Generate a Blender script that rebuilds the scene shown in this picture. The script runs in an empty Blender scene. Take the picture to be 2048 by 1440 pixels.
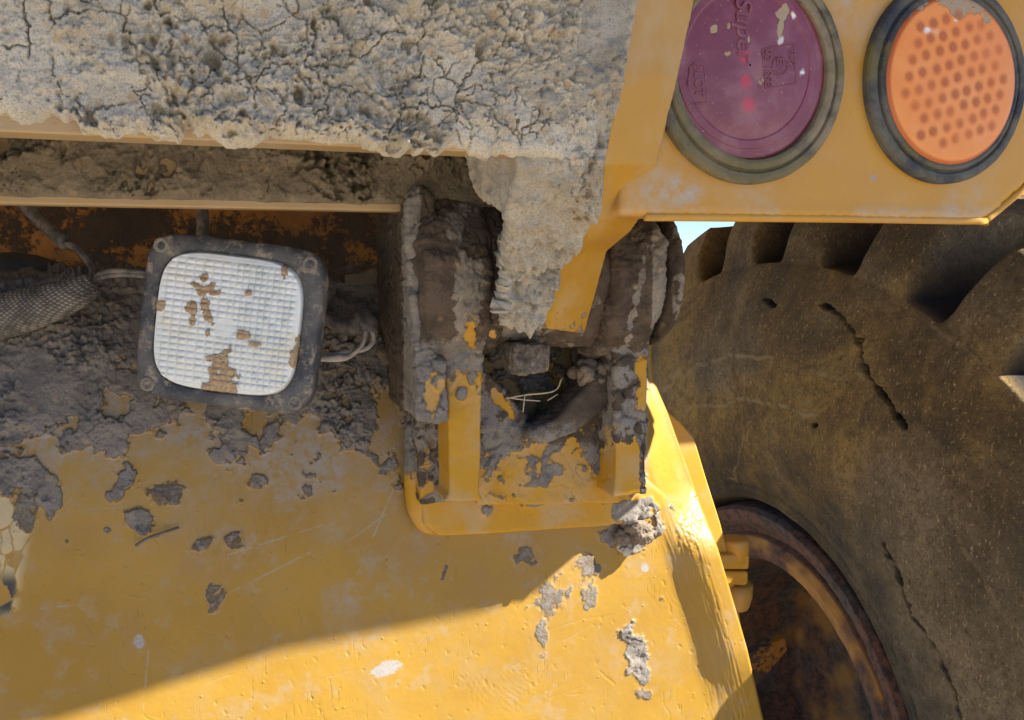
import bpy, bmesh, math
import numpy as np
from mathutils import Vector, Matrix

# ------------------------------------------------------------------ camera, sky, sun, exposure
S = bpy.context.scene
F = 1773.0                      # focal length in photo pixels (2048 wide)
PITCH = math.atan((720 - 530) / F)
CZ = 1.94                       # camera height over the ground
YAW = math.radians(19.0)        # the truck stands turned 19 degrees
cam = bpy.data.objects.new("camera", bpy.data.cameras.new("camera"))
S.collection.objects.link(cam)
cam.data.sensor_width = 36.0
cam.data.lens = 36.0 * F / 2048.0
cam.data.clip_start = 0.02
cam.data.clip_end = 2000.0
cam.location = (0, 0, CZ)
cam.rotation_euler = (math.pi / 2 - PITCH, 0, 0)
S.camera = cam

SUN_AZ, SUN_EL = math.radians(60.0), math.radians(42.0)   # from the truck's right rear quarter
ex = np.array([math.cos(YAW), math.sin(YAW), 0.0])        # truck's right
ey = np.array([-math.sin(YAW), math.cos(YAW), 0.0])       # truck's forward (away from the camera)
ez = np.array([0, 0, 1.0])
SDIR = (math.sin(SUN_AZ) * math.cos(SUN_EL)) * ex - (math.cos(SUN_AZ) * math.cos(SUN_EL)) * ey + math.sin(SUN_EL) * ez
w = bpy.data.worlds.new("World"); S.world = w; w.use_nodes = True
wn = w.node_tree.nodes; wl = w.node_tree.links
sky = wn.new("ShaderNodeTexSky"); sky.sky_type = 'NISHITA'; sky.sun_disc = False
sky.sun_elevation = SUN_EL; sky.sun_rotation = math.atan2(SDIR[0], SDIR[1])
sky.air_density = 1.0; sky.dust_density = 0.0; sky.ozone_density = 6.0; sky.altitude = 3500
wn["Background"].inputs[1].default_value = 0.055
wl.new(sky.outputs[0], wn["Background"].inputs[0])
sun = bpy.data.objects.new("sun", bpy.data.lights.new("sun", 'SUN'))
S.collection.objects.link(sun)
sun.data.energy = 5.0; sun.data.angle = math.radians(0.36); sun.data.color = (1.0, 0.95, 0.87)
sun.rotation_euler = Vector(SDIR).to_track_quat('Z', 'Y').to_euler()
S.view_settings.view_transform = 'Standard'; S.view_settings.look = 'None'
S.view_settings.gamma = 1.0; S.view_settings.use_curve_mapping = False
S.view_settings.exposure = 1.95

# ------------------------------------------------------------------ geometry helpers
cp, sp_ = math.cos(PITCH), math.sin(PITCH)
def ray(px, py):
    px = np.asarray(px, float); py = np.asarray(py, float)
    a = (px - 1024) / F; c = (720 - py) / F
    return np.stack([a, cp + c * sp_, -sp_ + c * cp], -1)
def T(px, py, D):
    """world point on the truck's cross plane D metres ahead, seen in direction px, py"""
    r = ray(px, py); t = np.asarray(D, float) / (r @ ey)
    P = r * t[..., None]; P[..., 2] += CZ
    return P
def TW(L, D, z):
    L = np.asarray(L, float)
    return L[..., None] * ex + np.asarray(D, float)[..., None] * ey + (np.asarray(z, float)[..., None] + CZ) * ez
def tc(P):
    P = np.asarray(P, float)
    return P @ ex, P @ ey, P[..., 2] - CZ
def project(P):
    x = P[..., 0]; y = P[..., 1]; z = P[..., 2] - CZ
    yy = y * cp - z * sp_; zz = y * sp_ + z * cp
    return 1024 + F * x / yy, 720 - F * zz / yy
def ss(a, b, x):
    t = np.clip((x - a) / (b - a), 0, 1); return t * t * (3 - 2 * t)
def interp(x, pts):
    return np.interp(x, [p[0] for p in pts], [p[1] for p in pts])

def hsh(ix, iy, iz, s):
    h = (ix * 374761393 + iy * 668265263 + iz * 2147483647 * 31 + s * 1274126177) & 0xFFFFFFFF
    h = ((h ^ (h >> 13)) * 1274126177) & 0xFFFFFFFF
    h = ((h ^ (h >> 15)) * 2246822519) & 0xFFFFFFFF
    h = h ^ (h >> 16)
    return (h & 0xFFFFFF) / float(0xFFFFFF)
def vnoise(P, s=0):
    i = np.floor(P).astype(np.int64); f = P - i
    f = f * f * f * (f * (f * 6 - 15) + 10)
    x, y, z = i[..., 0], i[..., 1], i[..., 2]; r = 0
    for dx in (0, 1):
        wx = f[..., 0] if dx else 1 - f[..., 0]
        for dy in (0, 1):
            wy = f[..., 1] if dy else 1 - f[..., 1]
            for dz in (0, 1):
                wz = f[..., 2] if dz else 1 - f[..., 2]
                r = r + hsh(x + dx, y + dy, z + dz, s) * wx * wy * wz
    return r
ROT = np.array([[0.36, 0.48, -0.8], [-0.8, 0.60, 0.0], [0.48, 0.64, 0.60]])
def fbm(P, sc, octv=4, s=0, gain=0.5):
    a, t, r = 1.0, 0.0, 0.0; Q = P * sc
    for o in range(octv):
        r = r + a * vnoise(Q, s + o * 17); t += a; a *= gain; Q = (Q @ ROT.T) * 2.03 + 11.3
    return r / t
def worley(P, sc, s=0):
    Q = P * sc; i = np.floor(Q).astype(np.int64); f = Q - i
    f1 = np.full(Q.shape[:-1], 9.0); f2 = f1.copy(); idv = np.zeros_like(f1)
    for dx in (-1, 0, 1):
        for dy in (-1, 0, 1):
            for dz in (-1, 0, 1):
                a, b, c = i[..., 0] + dx, i[..., 1] + dy, i[..., 2] + dz
                d = (dx + hsh(a, b, c, s) - f[..., 0]) ** 2 + (dy + hsh(a, b, c, s + 7) - f[..., 1]) ** 2 + (dz + hsh(a, b, c, s + 13) - f[..., 2]) ** 2
                n = d < f1
                f2 = np.where(n, f1, np.minimum(f2, d)); idv = np.where(n, hsh(a, b, c, s + 29), idv); f1 = np.where(n, d, f1)
    return np.sqrt(f1), np.sqrt(f2), idv
def blob(px, py, cx, cy, rx, ry, rot=0.0, soft=0.35, nz=None, amp=0.5):
    c, s = math.cos(math.radians(rot)), math.sin(math.radians(rot))
    dx = px - cx; dy = py - cy
    u = (dx * c + dy * s) / rx; v = (-dx * s + dy * c) / ry
    f = 1 - np.sqrt(u * u + v * v)
    if nz is not None: f = f + (nz - 0.5) * amp * 2
    return ss(0, soft, f)

COL = S.collection
def obj(name, me, mat=None, parent=None, smooth=False, **props):
    o = bpy.data.objects.new(name, me); COL.objects.link(o)
    if mat is not None:
        me.materials.clear(); me.materials.append(mat)
    if parent is not None:
        o.parent = parent
        root = parent
        o.matrix_parent_inverse = INV.get(parent.name, Matrix())
        INV[o.name] = INV.get(parent.name, Matrix()) if False else Matrix()
    if smooth and len(me.polygons):
        me.polygons.foreach_set("use_smooth", np.ones(len(me.polygons), bool))
    for k, v in props.items(): o[k] = v
    return o
INV = {}
def setattrs(me, attrs):
    for k, v in attrs.items():
        a = me.attributes.new(k, 'FLOAT', 'POINT')
        a.data.foreach_set("value", np.ascontiguousarray(np.clip(v, 0, 1).ravel(), dtype=np.float32))
def grid_mesh(name, P, attrs=None, flip=False):
    nv, nu = P.shape[:2]
    idx = np.arange(nv * nu).reshape(nv, nu)
    q = np.stack([idx[:-1, :-1], idx[:-1, 1:], idx[1:, 1:], idx[1:, :-1]], -1).reshape(-1, 4)
    if flip: q = q[:, ::-1]
    me = bpy.data.meshes.new(name)
    me.vertices.add(nv * nu); me.vertices.foreach_set("co", np.ascontiguousarray(P.reshape(-1), dtype=np.float32))
    me.loops.add(len(q) * 4); me.loops.foreach_set("vertex_index", np.ascontiguousarray(q.ravel(), dtype=np.int32))
    me.polygons.add(len(q)); me.polygons.foreach_set("loop_start", np.arange(0, len(q) * 4, 4, dtype=np.int32))
    me.update(calc_edges=True); me.validate()
    if attrs: setattrs(me, attrs)
    return me
def normals_of(P):
    du = np.gradient(P, axis=1); dv = np.gradient(P, axis=0)
    n = np.cross(du, dv); return n / (np.linalg.norm(n, axis=-1, keepdims=True) + 1e-12)
def bm_mesh(bm, name):
    me = bpy.data.meshes.new(name); bmesh.ops.recalc_face_normals(bm, faces=bm.faces)
    bm.to_mesh(me); bm.free(); return me
def prism(bm, front, back):
    f = [bm.verts.new(p) for p in front]; b = [bm.verts.new(p) for p in back]; n = len(f)
    bm.faces.new(f); bm.faces.new(b[::-1])
    for i in range(n):
        j = (i + 1) % n; bm.faces.new((f[i], b[i], b[j], f[j]))
def px_prism(bm, poly, D0, D1):
    """outline given on plane D0, carried straight along the truck to D1"""
    D0 = np.broadcast_to(np.asarray(D0, float), (len(poly),))
    fr = np.array([T(p[0], p[1], d) for p, d in zip(poly, D0)])
    L, D, z = tc(fr)
    prism(bm, fr, TW(L, np.broadcast_to(np.asarray(D1, float), L.shape), z))
def tbox(bm, L0, L1, D0, D1, z0, z1):
    L = np.array([L0, L1, L1, L0]); z = np.array([z0, z0, z1, z1])
    prism(bm, TW(L, np.full(4, D0), z), TW(L, np.full(4, D1), z))
def loft(bm, rings, close=True, cap=True):
    vs = [[bm.verts.new(p) for p in r] for r in rings]; n = len(vs[0])
    for a, b in zip(vs[:-1], vs[1:]):
        for i in range(n if close else n - 1):
            j = (i + 1) % n; bm.faces.new((a[i], a[j], b[j], b[i]))
    if cap: bm.faces.new(vs[0][::-1]); bm.faces.new(vs[-1])
def disc_rings(c, ax, u, v, prof, n=64):
    th = np.linspace(0, 2 * math.pi, n, endpoint=False)
    return [c + ax * h + r * (np.cos(th)[:, None] * u + np.sin(th)[:, None] * v) for r, h in prof]
def tube(pts, r, n=8, sub=6):
    pts = np.array(pts, float)
    if len(pts) > 2:                                        # Catmull-Rom
        Q = np.vstack([2 * pts[0] - pts[1], pts, 2 * pts[-1] - pts[-2]]); o = []
        for i in range(len(pts) - 1):
            p0, p1, p2, p3 = Q[i:i + 4]
            for t in np.linspace(0, 1, sub, endpoint=False):
                o.append(.5 * ((2 * p1) + (-p0 + p2) * t + (2 * p0 - 5 * p1 + 4 * p2 - p3) * t * t + (-p0 + 3 * p1 - 3 * p2 + p3) * t ** 3))
        o.append(pts[-1]); pts = np.array(o)
    rr = np.interp(np.linspace(0, 1, len(pts)), np.linspace(0, 1, len(np.atleast_1d(r))), np.atleast_1d(r)) if np.ndim(r) else np.full(len(pts), r)
    rings = []; ref = np.array([0.3, 0.5, 0.81])
    for i, p in enumerate(pts):
        d = pts[min(i + 1, len(pts) - 1)] - pts[max(i - 1, 0)]; d = d / np.linalg.norm(d)
        a = np.cross(d, ref); a /= np.linalg.norm(a); b = np.cross(d, a)
        th = np.linspace(0, 2 * math.pi, n, endpoint=False)
        rings.append(p + rr[i] * (np.cos(th)[:, None] * a + np.sin(th)[:, None] * b))
    bm = bmesh.new(); loft(bm, rings); return bm
def solid(name, bm, parent, mat, voxel=0.0016, fn=None, blur=2, **props):
    """voxel-remesh a rough solid into a dense even skin, then push it out by fn (caked dirt, dents)"""
    me = bm_mesh(bm, name)
    o = bpy.data.objects.new("tmp", me); COL.objects.link(o)
    m = o.modifiers.new("r", 'REMESH'); m.mode = 'VOXEL'; m.voxel_size = voxel
    if blur:
        s = o.modifiers.new("s", 'SMOOTH'); s.iterations = blur; s.factor = 0.5
    dg = bpy.context.evaluated_depsgraph_get()
    m2 = bpy.data.meshes.new_from_object(o.evaluated_get(dg))
    bpy.data.objects.remove(o); bpy.data.meshes.remove(me)
    m2.name = name
    n = len(m2.vertices); co = np.zeros(n * 3, np.float32); no = np.zeros(n * 3, np.float32)
    m2.vertices.foreach_get("co", co); m2.vertex_normals.foreach_get("vector", no)
    co = co.reshape(-1, 3).astype(float); no = no.reshape(-1, 3).astype(float)
    if fn is not None:
        px, py = project(co); h, at = fn(co, no, px, py)
        m2.vertices.foreach_set("co", np.ascontiguousarray((co + no * h[:, None]).ravel(), dtype=np.float32))
        setattrs(m2, at)
    m2.update()
    return obj(name, m2, mat, parent, True, **props)
def plain(name, bm, parent, mat, bevel=0.0, seg=2, smooth=False, **props):
    o = obj(name, bm_mesh(bm, name), mat, parent, smooth, **props)
    if bevel:
        b = o.modifiers.new("bevel", 'BEVEL'); b.width = bevel; b.segments = seg; b.limit_method = 'ANGLE'
        o.data.polygons.foreach_set("use_smooth", np.ones(len(o.data.polygons), bool))
        e = o.modifiers.new("wn", 'WEIGHTED_NORMAL')
    return o

# ------------------------------------------------------------------ materials
class NT:
    def __init__(s, name):
        s.m = bpy.data.materials.new(name); s.m.use_nodes = True; s.t = s.m.node_tree
        s.b = s.t.nodes["Principled BSDF"]; s.co = s.t.nodes.new("ShaderNodeTexCoord").outputs["Object"]
    def n(s, k): return s.t.nodes.new(k)
    def l(s, a, b): s.t.links.new(a, b)
    def put(s, v, sock):
        if hasattr(v, "is_linked") or hasattr(v, "links"): s.l(v, sock)
        elif isinstance(v, tuple): sock.default_value = (*v, 1.0) if len(v) == 3 and sock.type == 'RGBA' else v
        else: sock.default_value = v
    def noise(s, sc, det=5.0, rough=0.55, dist=0.0, vec=None):
        n = s.n("ShaderNodeTexNoise"); n.inputs["Scale"].default_value = sc; n.inputs["Detail"].default_value = det
        n.inputs["Roughness"].default_value = rough; n.inputs["Distortion"].default_value = dist
        s.l(vec if vec is not None else s.co, n.inputs["Vector"]); return n.outputs["Fac"]
    def voro(s, sc, feat='F1', vec=None):
        n = s.n("ShaderNodeTexVoronoi"); n.feature = feat; n.inputs["Scale"].default_value = sc
        s.l(vec if vec is not None else s.co, n.inputs["Vector"]); return n
    def math(s, op, a, b=0.0, c=None, clamp=False):
        n = s.n("ShaderNodeMath"); n.operation = op; n.use_clamp = clamp
        s.put(a, n.inputs[0]); s.put(b, n.inputs[1])
        if c is not None: s.put(c, n.inputs[2])
        return n.outputs[0]
    def step(s, v, a, b, lo=0.0, hi=1.0):
        n = s.n("ShaderNodeMapRange"); n.interpolation_type = 'SMOOTHSTEP'
        s.put(v, n.inputs[0]); n.inputs[1].default_value = a; n.inputs[2].default_value = b
        n.inputs[3].default_value = lo; n.inputs[4].default_value = hi; return n.outputs[0]
    def mix(s, f, a, b):
        n = s.n("ShaderNodeMix"); n.data_type = 'RGBA'
        s.put(f, n.inputs[0]); s.put(a, n.inputs[6]); s.put(b, n.inputs[7]); return n.outputs[2]
    def attr(s, name):
        n = s.n("ShaderNodeAttribute"); n.attribute_name = name; return n.outputs["Fac"]
    def bump(s, h, dist, strength=1.0, prev=None):
        n = s.n("ShaderNodeBump"); n.inputs["Strength"].default_value = strength; n.inputs["Distance"].default_value = dist
        s.put(h, n.inputs["Height"])
        if prev is not None: s.l(prev, n.inputs["Normal"])
        return n.outputs[0]
    def out(s, col, rough, normal=None, **kw):
        s.put(col, s.b.inputs["Base Color"]); s.put(rough, s.b.inputs["Roughness"])
        if normal is not None: s.l(normal, s.b.inputs["Normal"])
        for k, v in kw.items(): s.put(v, s.b.inputs[k])
        return s.m
def mudcolour(t, a, b, tan=(0.42, 0.29, 0.15), spots=0.5):
    c = t.mix(t.step(t.noise(45, 6), .35, .68), a, b)
    c = t.mix(t.step(t.noise(260, 4, .7), .5, .75, 0, .45), c, tuple(x * .62 for x in a))
    gr = t.noise(850, 3, .75); c = t.mix(t.step(gr, .32, .49, .75, 0), c, tuple(x * .38 for x in b)); c = t.mix(t.step(gr, .56, .70, 0, .5), c, tuple(min(1, x * 1.35) for x in a))
    v = t.voro(95); pick = t.step(t.math('FRACT', t.math('MULTIPLY', v.outputs["Color"], 7.3)), .8, .84)
    near = t.step(v.outputs["Distance"], .22, .42, spots, 0.0)
    c = t.mix(t.math('MULTIPLY', pick, near), c, tan)
    return c
def mud_mat(name, a, b, tan=(0.50, 0.34, 0.17), spots=0.6, fine=0.0026):
    t = NT(name); c = mudcolour(t, a, b, tan, spots)
    h = t.math('ADD', t.noise(420, 6, .65), t.math('MULTIPLY', t.noise(1500, 3, .6), .35))
    return t.out(c, .95, t.bump(h, fine), **{"Specular IOR Level": 0.15})
def grime(name, paint, paint2, muda, mudb, dust=.3, dustcol=(.36, .29, .2), rough=.42, spots=.35, base_mud=0.0, mudscale=24, peel=.00025, specks=.5, soft=False):
    t = NT(name)
    c = t.mix(t.step(t.noise(9, 4), .35, .65), paint, paint2)
    d = t.step(t.noise(17, 8, .62), .45, .72, 0, dust)
    c = t.mix(d, c, dustcol)
    film = t.step(t.noise(5, 3), .3, .8, 0, dust * .5); c = t.mix(film, c, dustcol)
    sp = t.step(t.noise(380, 2, .5), .70, .76, 0, specks); c = t.mix(sp, c, (.09, .06, .035))
    c = t.mix(t.attr("rust"), c, (.075, .03, .018))
    pv = t.attr("pale"); c = t.mix(t.math('MULTIPLY', pv, t.step(t.noise(330, 5, .7), .32, .55, .25, 1.0)), c, (.29, .285, .28))
    tp = t.attr("tape"); c = t.mix(tp, c, (.46, .36, .19))
    dk = t.attr("dark"); c = t.mix(dk, c, (.03, .032, .03))
    m = t.math('ADD', t.attr("mud"), t.math('MULTIPLY', t.math('SUBTRACT', t.noise(130, 10, .8), .5), 1.9))
    if base_mud > 0:
        m = t.math('ADD', m, t.math('MULTIPLY', t.math('SUBTRACT', t.noise(mudscale, 7, .6), 1 - base_mud), 4.0))
    m = t.step(m, .30 if soft else .38, .72 if soft else .62)
    thin = t.attr("film"); c = t.mix(t.math('MULTIPLY', thin, t.step(t.noise(95, 9, .75), .36, .62, .12, 1.0)), c, tuple(x * 1.05 for x in muda))
    mc = mudcolour(t, muda, mudb, spots=spots)
    c = t.mix(m, c, mc)
    r = t.math('ADD', rough, t.math('MULTIPLY', d, .4)); r = t.math('MAXIMUM', r, t.math('MULTIPLY', m, .95)); r = t.math('MAXIMUM', r, t.math('MULTIPLY', thin, .75))
    h = t.math('MULTIPLY', m, t.math('ADD', t.math('MULTIPLY', t.noise(420, 8, .75), 1.2), .35))
    hp = t.math('ADD', t.noise(120, 3), t.math('MULTIPLY', t.noise(900, 2), .25))
    if soft:
        mp = t.n("ShaderNodeMapping"); mp.inputs["Rotation"].default_value = (.3, .55, .2); mp.inputs["Scale"].default_value = (330, 330, 38); t.l(t.co, mp.inputs["Vector"])
        sc = t.step(t.noise(1.0, 3, .6, 0, mp.outputs[0]), .60, .72)
        v = t.voro(75); dot = t.math('MULTIPLY', t.step(v.outputs["Distance"], .16, .05), t.step(t.math('FRACT', t.math('MULTIPLY', v.outputs["Color"], 5.1)), .72, .76))
        hp = t.math('ADD', hp, t.math('MULTIPLY', t.math('MULTIPLY', sc, t.step(t.noise(14, 3), .48, .6)), -1.6))
        hp = t.math('ADD', hp, t.math('MULTIPLY', dot, 1.8))
    n1 = t.bump(hp, peel)
    return t.out(c, r, t.bump(h, .0016, 1.0, n1), **{"Specular IOR Level": 0.35})

YEL, YEL2 = (.46, .236, .017), (.41, .208, .019)
PAN, PAN2 = (.318, .178, .016), (.283, .154, .015)
M_crust = mud_mat("pale_dry_mud", (.70, .635, .51), (.56, .50, .39))
M_crust2 = mud_mat("brown_dry_mud", (.27, .222, .155), (.185, .152, .105), spots=.3)
M_clod = mud_mat("clod_mud", (.26, .2, .145), (.2, .155, .115), spots=.2, fine=.002)
M_panel = grime("yellow_paint_muddy", PAN, PAN2, (.265, .23, .19), (.17, .15, .132), dust=.30, dustcol=(.24, .185, .12), soft=True)
M_paint = grime("yellow_paint", (.52, .26, .018), (.47, .232, .018), (.38, .34, .28), (.3, .27, .22), dust=.22, dustcol=(.45, .36, .24))
M_arm = grime("arm_paint_mud", YEL, YEL2, (.50, .45, .36), (.40, .35, .27), dust=.35, dustcol=(.45, .37, .25))
M_hinge = grime("hinge_paint_mud", (.5, .27, .04), (.42, .22, .04), (.19, .145, .11), (.115, .088, .068), dust=.3)
M_bracket = grime("bracket_paint_mud", YEL, YEL2, (.33, .29, .245), (.24, .215, .19), dust=.22)
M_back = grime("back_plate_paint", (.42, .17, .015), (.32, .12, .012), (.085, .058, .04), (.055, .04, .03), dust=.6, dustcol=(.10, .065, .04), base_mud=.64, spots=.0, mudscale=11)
M_lip = grime("dusty_plate", (.40, .27, .12), (.34, .23, .11), (.3, .25, .18), (.25, .2, .15), dust=.6, dustcol=(.4, .3, .19))

def simple(name, a, b, sc=40, rough=.6, bump=.0004, bsc=300, **kw):
    t = NT(name); c = t.mix(t.step(t.noise(sc, 6, .6), .35, .68), a, b)
    return t.out(c, rough, t.bump(t.noise(bsc, 4, .6), bump), **kw)
M_black = simple("dusty_black_plastic", (.035, .037, .042), (.16, .145, .125), 55, .6)
M_cable = simple("dusty_cable", (.06, .055, .05), (.2, .17, .14), 90, .7)
M_wire = simple("pale_wire", (.42, .38, .33), (.26, .22, .18), 120, .6)
M_straw = simple("straw", (.55, .45, .3), (.4, .32, .2), 120, .7)
M_darkhose = simple("black_hose", (.02, .019, .018), (.05, .045, .04), 60, .6)

def braided():
    t = NT("braided_sleeve")
    hs = []
    for bd, ang in (('X', .8), ('X', -.8)):
        mp = t.n("ShaderNodeMapping"); mp.inputs["Rotation"].default_value = (0, ang, .2); t.l(t.co, mp.inputs["Vector"])
        v = t.n("ShaderNodeTexWave"); v.inputs["Scale"].default_value = 105; v.bands_direction = bd; v.inputs["Distortion"].default_value = 1.2; v.inputs["Detail Scale"].default_value = 3.0
        t.l(mp.outputs[0], v.inputs["Vector"]); hs.append(v.outputs["Fac"])
    f = t.math('MULTIPLY', hs[0], hs[1])
    c = t.mix(t.step(t.noise(60, 6, .7), .35, .65), (.085, .076, .066), (.27, .235, .19))
    c = t.mix(t.step(f, .0, .35, .75, 0), c, (.03, .027, .024))
    return t.out(c, .9, t.bump(f, .001))
M_braid = braided()

def tyre_mat():
    t = NT("dusty_tyre_rubber")
    rub = (.017, .016, .015)
    c = t.mix(t.step(t.noise(4.5, 9, .66, .6), .34, .64, .22, .95), rub, t.mix(t.step(t.noise(2.2, 3), .4, .6), (.30, .185, .05), (.20, .155, .09)))
    c = t.mix(t.step(t.noise(55, 8, .75), .42, .7, 0, .75), c, (.075, .05, .022))
    mpt = t.n("ShaderNodeMapping"); mpt.inputs["Scale"].default_value = (1.0, 1.0, .45); mpt.inputs["Rotation"].default_value = (.5, .3, .4); t.l(t.co, mpt.inputs["Vector"])
    c = t.mix(t.step(t.noise(250, 6, .8, .6, mpt.outputs[0]), .56, .66, 0, .9), c, (.46, .32, .16))
    c = t.mix(t.step(t.noise(180, 7, .8), .36, .48, .8, 0), c, (.035, .026, .015))
    c = t.mix(t.attr("groove_and_rim_shade"), c, rub)  # darkens the grooves, and paints shade onto the sidewall near the rim
    c = t.mix(t.attr("dark"), c, (.008, .007, .006))
    c = t.mix(t.attr("pale"), c, (.26, .19, .10))
    h = t.math('ADD', t.noise(260, 6, .7), t.math('MULTIPLY', t.noise(40, 5), .8))
    return t.out(c, .9, t.bump(h, .0022), **{"Specular IOR Level": 0.25})
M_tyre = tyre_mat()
def rim_mat():
    t = NT("rusty_rim")
    c = t.mix(t.step(t.noise(6, 6, .6), .45, .6), (.12, .05, .026), (.065, .052, .042))
    c = t.mix(t.step(t.noise(60, 9, .78), .42, .60), c, (.03, .018, .014))
    c = t.mix(t.step(t.noise(110, 8, .8), .58, .68, 0, .7), c, (.20, .13, .085))
    c = t.mix(t.attr("paint"), c, (.42, .2, .03))
    return t.out(c, .85, t.bump(t.noise(220, 6, .7), .002))
M_rim = rim_mat()

def grommet_mat(name, a, b, c3):
    t = NT(name)
    c = t.mix(t.step(t.noise(16, 9, .72), .38, .60), a, b)
    c = t.mix(t.step(t.noise(9, 7, .65), .5, .60, 0, .75), c, c3)
    c = t.mix(t.step(t.noise(500, 2), .7, .75, 0, .6), c, (.42, .36, .2))
    return t.out(c, .8, t.bump(t.noise(300, 5, .65), .0008))
M_grom1 = grommet_mat("muddy_grommet", (.055, .05, .042), (.22, .175, .11), (.14, .12, .05))
M_grom2 = grommet_mat("black_grommet", (.025, .03, .042), (.11, .105, .085), (.15, .125, .03))

def lens_mat(name, a, b, dustc, dust, rough, tint=(.55, .02, .05), **kw):
    t = NT(name)
    c = t.mix(t.step(t.noise(13, 5), .35, .65), a, b)
    c = t.mix(t.step(t.noise(26, 7, .65), .42, .72, .12, dust), c, dustc)
    c = t.mix(t.step(t.noise(420, 2), .68, .74, 0, .4), c, (.55, .45, .42))
    m = t.step(t.math('ADD', t.attr("mud"), t.math('MULTIPLY', t.math('SUBTRACT', t.noise(260, 5), .5), .5)), .4, .58)
    c = t.mix(t.attr("tint"), c, tint)  # redder tone: spots on the red lens, outer ring on the amber one
    c = t.mix(m, c, (.36, .275, .19)); c = t.mix(t.attr("pale"), c, (.75, .72, .68))
    r = t.math('MAXIMUM', rough, t.math('MULTIPLY', m, .95))
    h = t.math('ADD', t.math('MULTIPLY', m, .8), t.math('MULTIPLY', t.noise(90, 4), .35))
    return t.out(c, r, t.bump(h, .0009), **kw)
M_red = lens_mat("red_lens", (.135, .014, .030), (.185, .02, .042), (.30, .16, .165), .55, .34)
M_amber = lens_mat("amber_lens", (.74, .225, .018), (.76, .25, .025), (.78, .33, .10), .5, .36, (.42, .085, .015))
M_led = None
def glass_mat():
    t = NT("prismatic_glass")
    c = t.mix(t.step(t.noise(11, 4), .35, .65), (.62, .65, .62), (.70, .73, .74))
    c = t.mix(t.step(t.noise(20, 5), .48, .72, 0, .55), c, (.58, .52, .34))
    c = t.mix(t.step(t.noise(150, 5, .7), .58, .7, 0, .3), c, (.5, .46, .38))
    c = t.mix(t.attr("cell"), c, (.40, .45, .46))
    m = t.step(t.math('ADD', t.attr("mud"), t.math('MULTIPLY', t.math('SUBTRACT', t.noise(330, 5), .5), .6)), .32, .5)
    c = t.mix(m, c, t.mix(t.step(t.noise(300, 4), .4, .6), (.40, .28, .15), (.29, .2, .115)))
    r = t.math('ADD', t.math('MULTIPLY', m, .75), .16)
    return t.out(c, r, t.bump(t.math('ADD', m, t.math('MULTIPLY', t.noise(700, 3), .15)), .0008), **{"Coat Weight": .5, "Coat Roughness": .08})
M_glass = glass_mat()
def led_mat():
    t = NT("led_spot")
    g = t.n("ShaderNodeTexGradient"); g.gradient_type = 'SPHERICAL'
    mp = t.n("ShaderNodeMapping"); mp.inputs["Scale"].default_value = (130, 130, 130); t.l(t.co, mp.inputs["Vector"]); t.l(mp.outputs[0], g.inputs[0])
    geo = t.n("ShaderNodeNewGeometry")
    n = t.noise(13, 4, vec=geo.outputs["Position"])
    c = t.mix(t.step(g.outputs["Fac"], .0, .75), (.76, .25, .03), t.mix(t.step(n, .35, .65), (.56, .15, .02), (.44, .115, .03)))
    t.out(c, .45)
    tr = t.n("ShaderNodeBsdfTransparent"); mx = t.n("ShaderNodeMixShader")
    t.l(t.math('MULTIPLY', t.step(g.outputs["Fac"], .0, .8, 0, .8), t.step(n, .3, .62, .35, 1.0)), mx.inputs[0]); t.l(tr.outputs[0], mx.inputs[1]); t.l(t.b.outputs[0], mx.inputs[2])
    t.l(mx.outputs[0], t.t.nodes["Material Output"].inputs["Surface"])
    return t.m
M_led = led_mat()
def ground_mat():
    t = NT("dusty_ground")
    c = t.mix(t.step(t.noise(1.2, 8, .6), .35, .65), (.38, .32, .245), (.32, .265, .20))
    c = t.mix(t.step(t.noise(30, 5, .7), .5, .7, 0, .5), c, (.19, .155, .12))
    return t.out(c, .95, t.bump(t.noise(12, 8, .65), .03))

# ------------------------------------------------------------------ setting: ground
bm = bmesh.new()
bmesh.ops.create_grid(bm, x_segments=60, y_segments=60, size=400)
WS = 1.2                                                   # wheel data
WC = np.array([.391, 1.351, -.745]) * WS + np.array([0, 0, CZ])
for v in bm.verts:
    v.co.z = 0.0
g = obj("ground", bm_mesh(bm, "ground"), ground_mat(), None, True, kind="structure")
g.location.z = WC[2] - 1.035

# ------------------------------------------------------------------ the truck
truck = bpy.data.objects.new("dump_truck", None); COL.objects.link(truck)
truck["label"] = "muddy yellow dump truck seen close at its rear body hinge, lamps and tyre"
truck["category"] = "truck"
truck.location = (0.5, 1.2, g.location.z)
INV["dump_truck"] = Matrix.Translation(-Vector(truck.location))
def child(name, label=None):
    o = bpy.data.objects.new(name, None); COL.objects.link(o); o.parent = truck
    o.matrix_parent_inverse = INV["dump_truck"]
    if label: o["label"] = label
    return o

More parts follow.
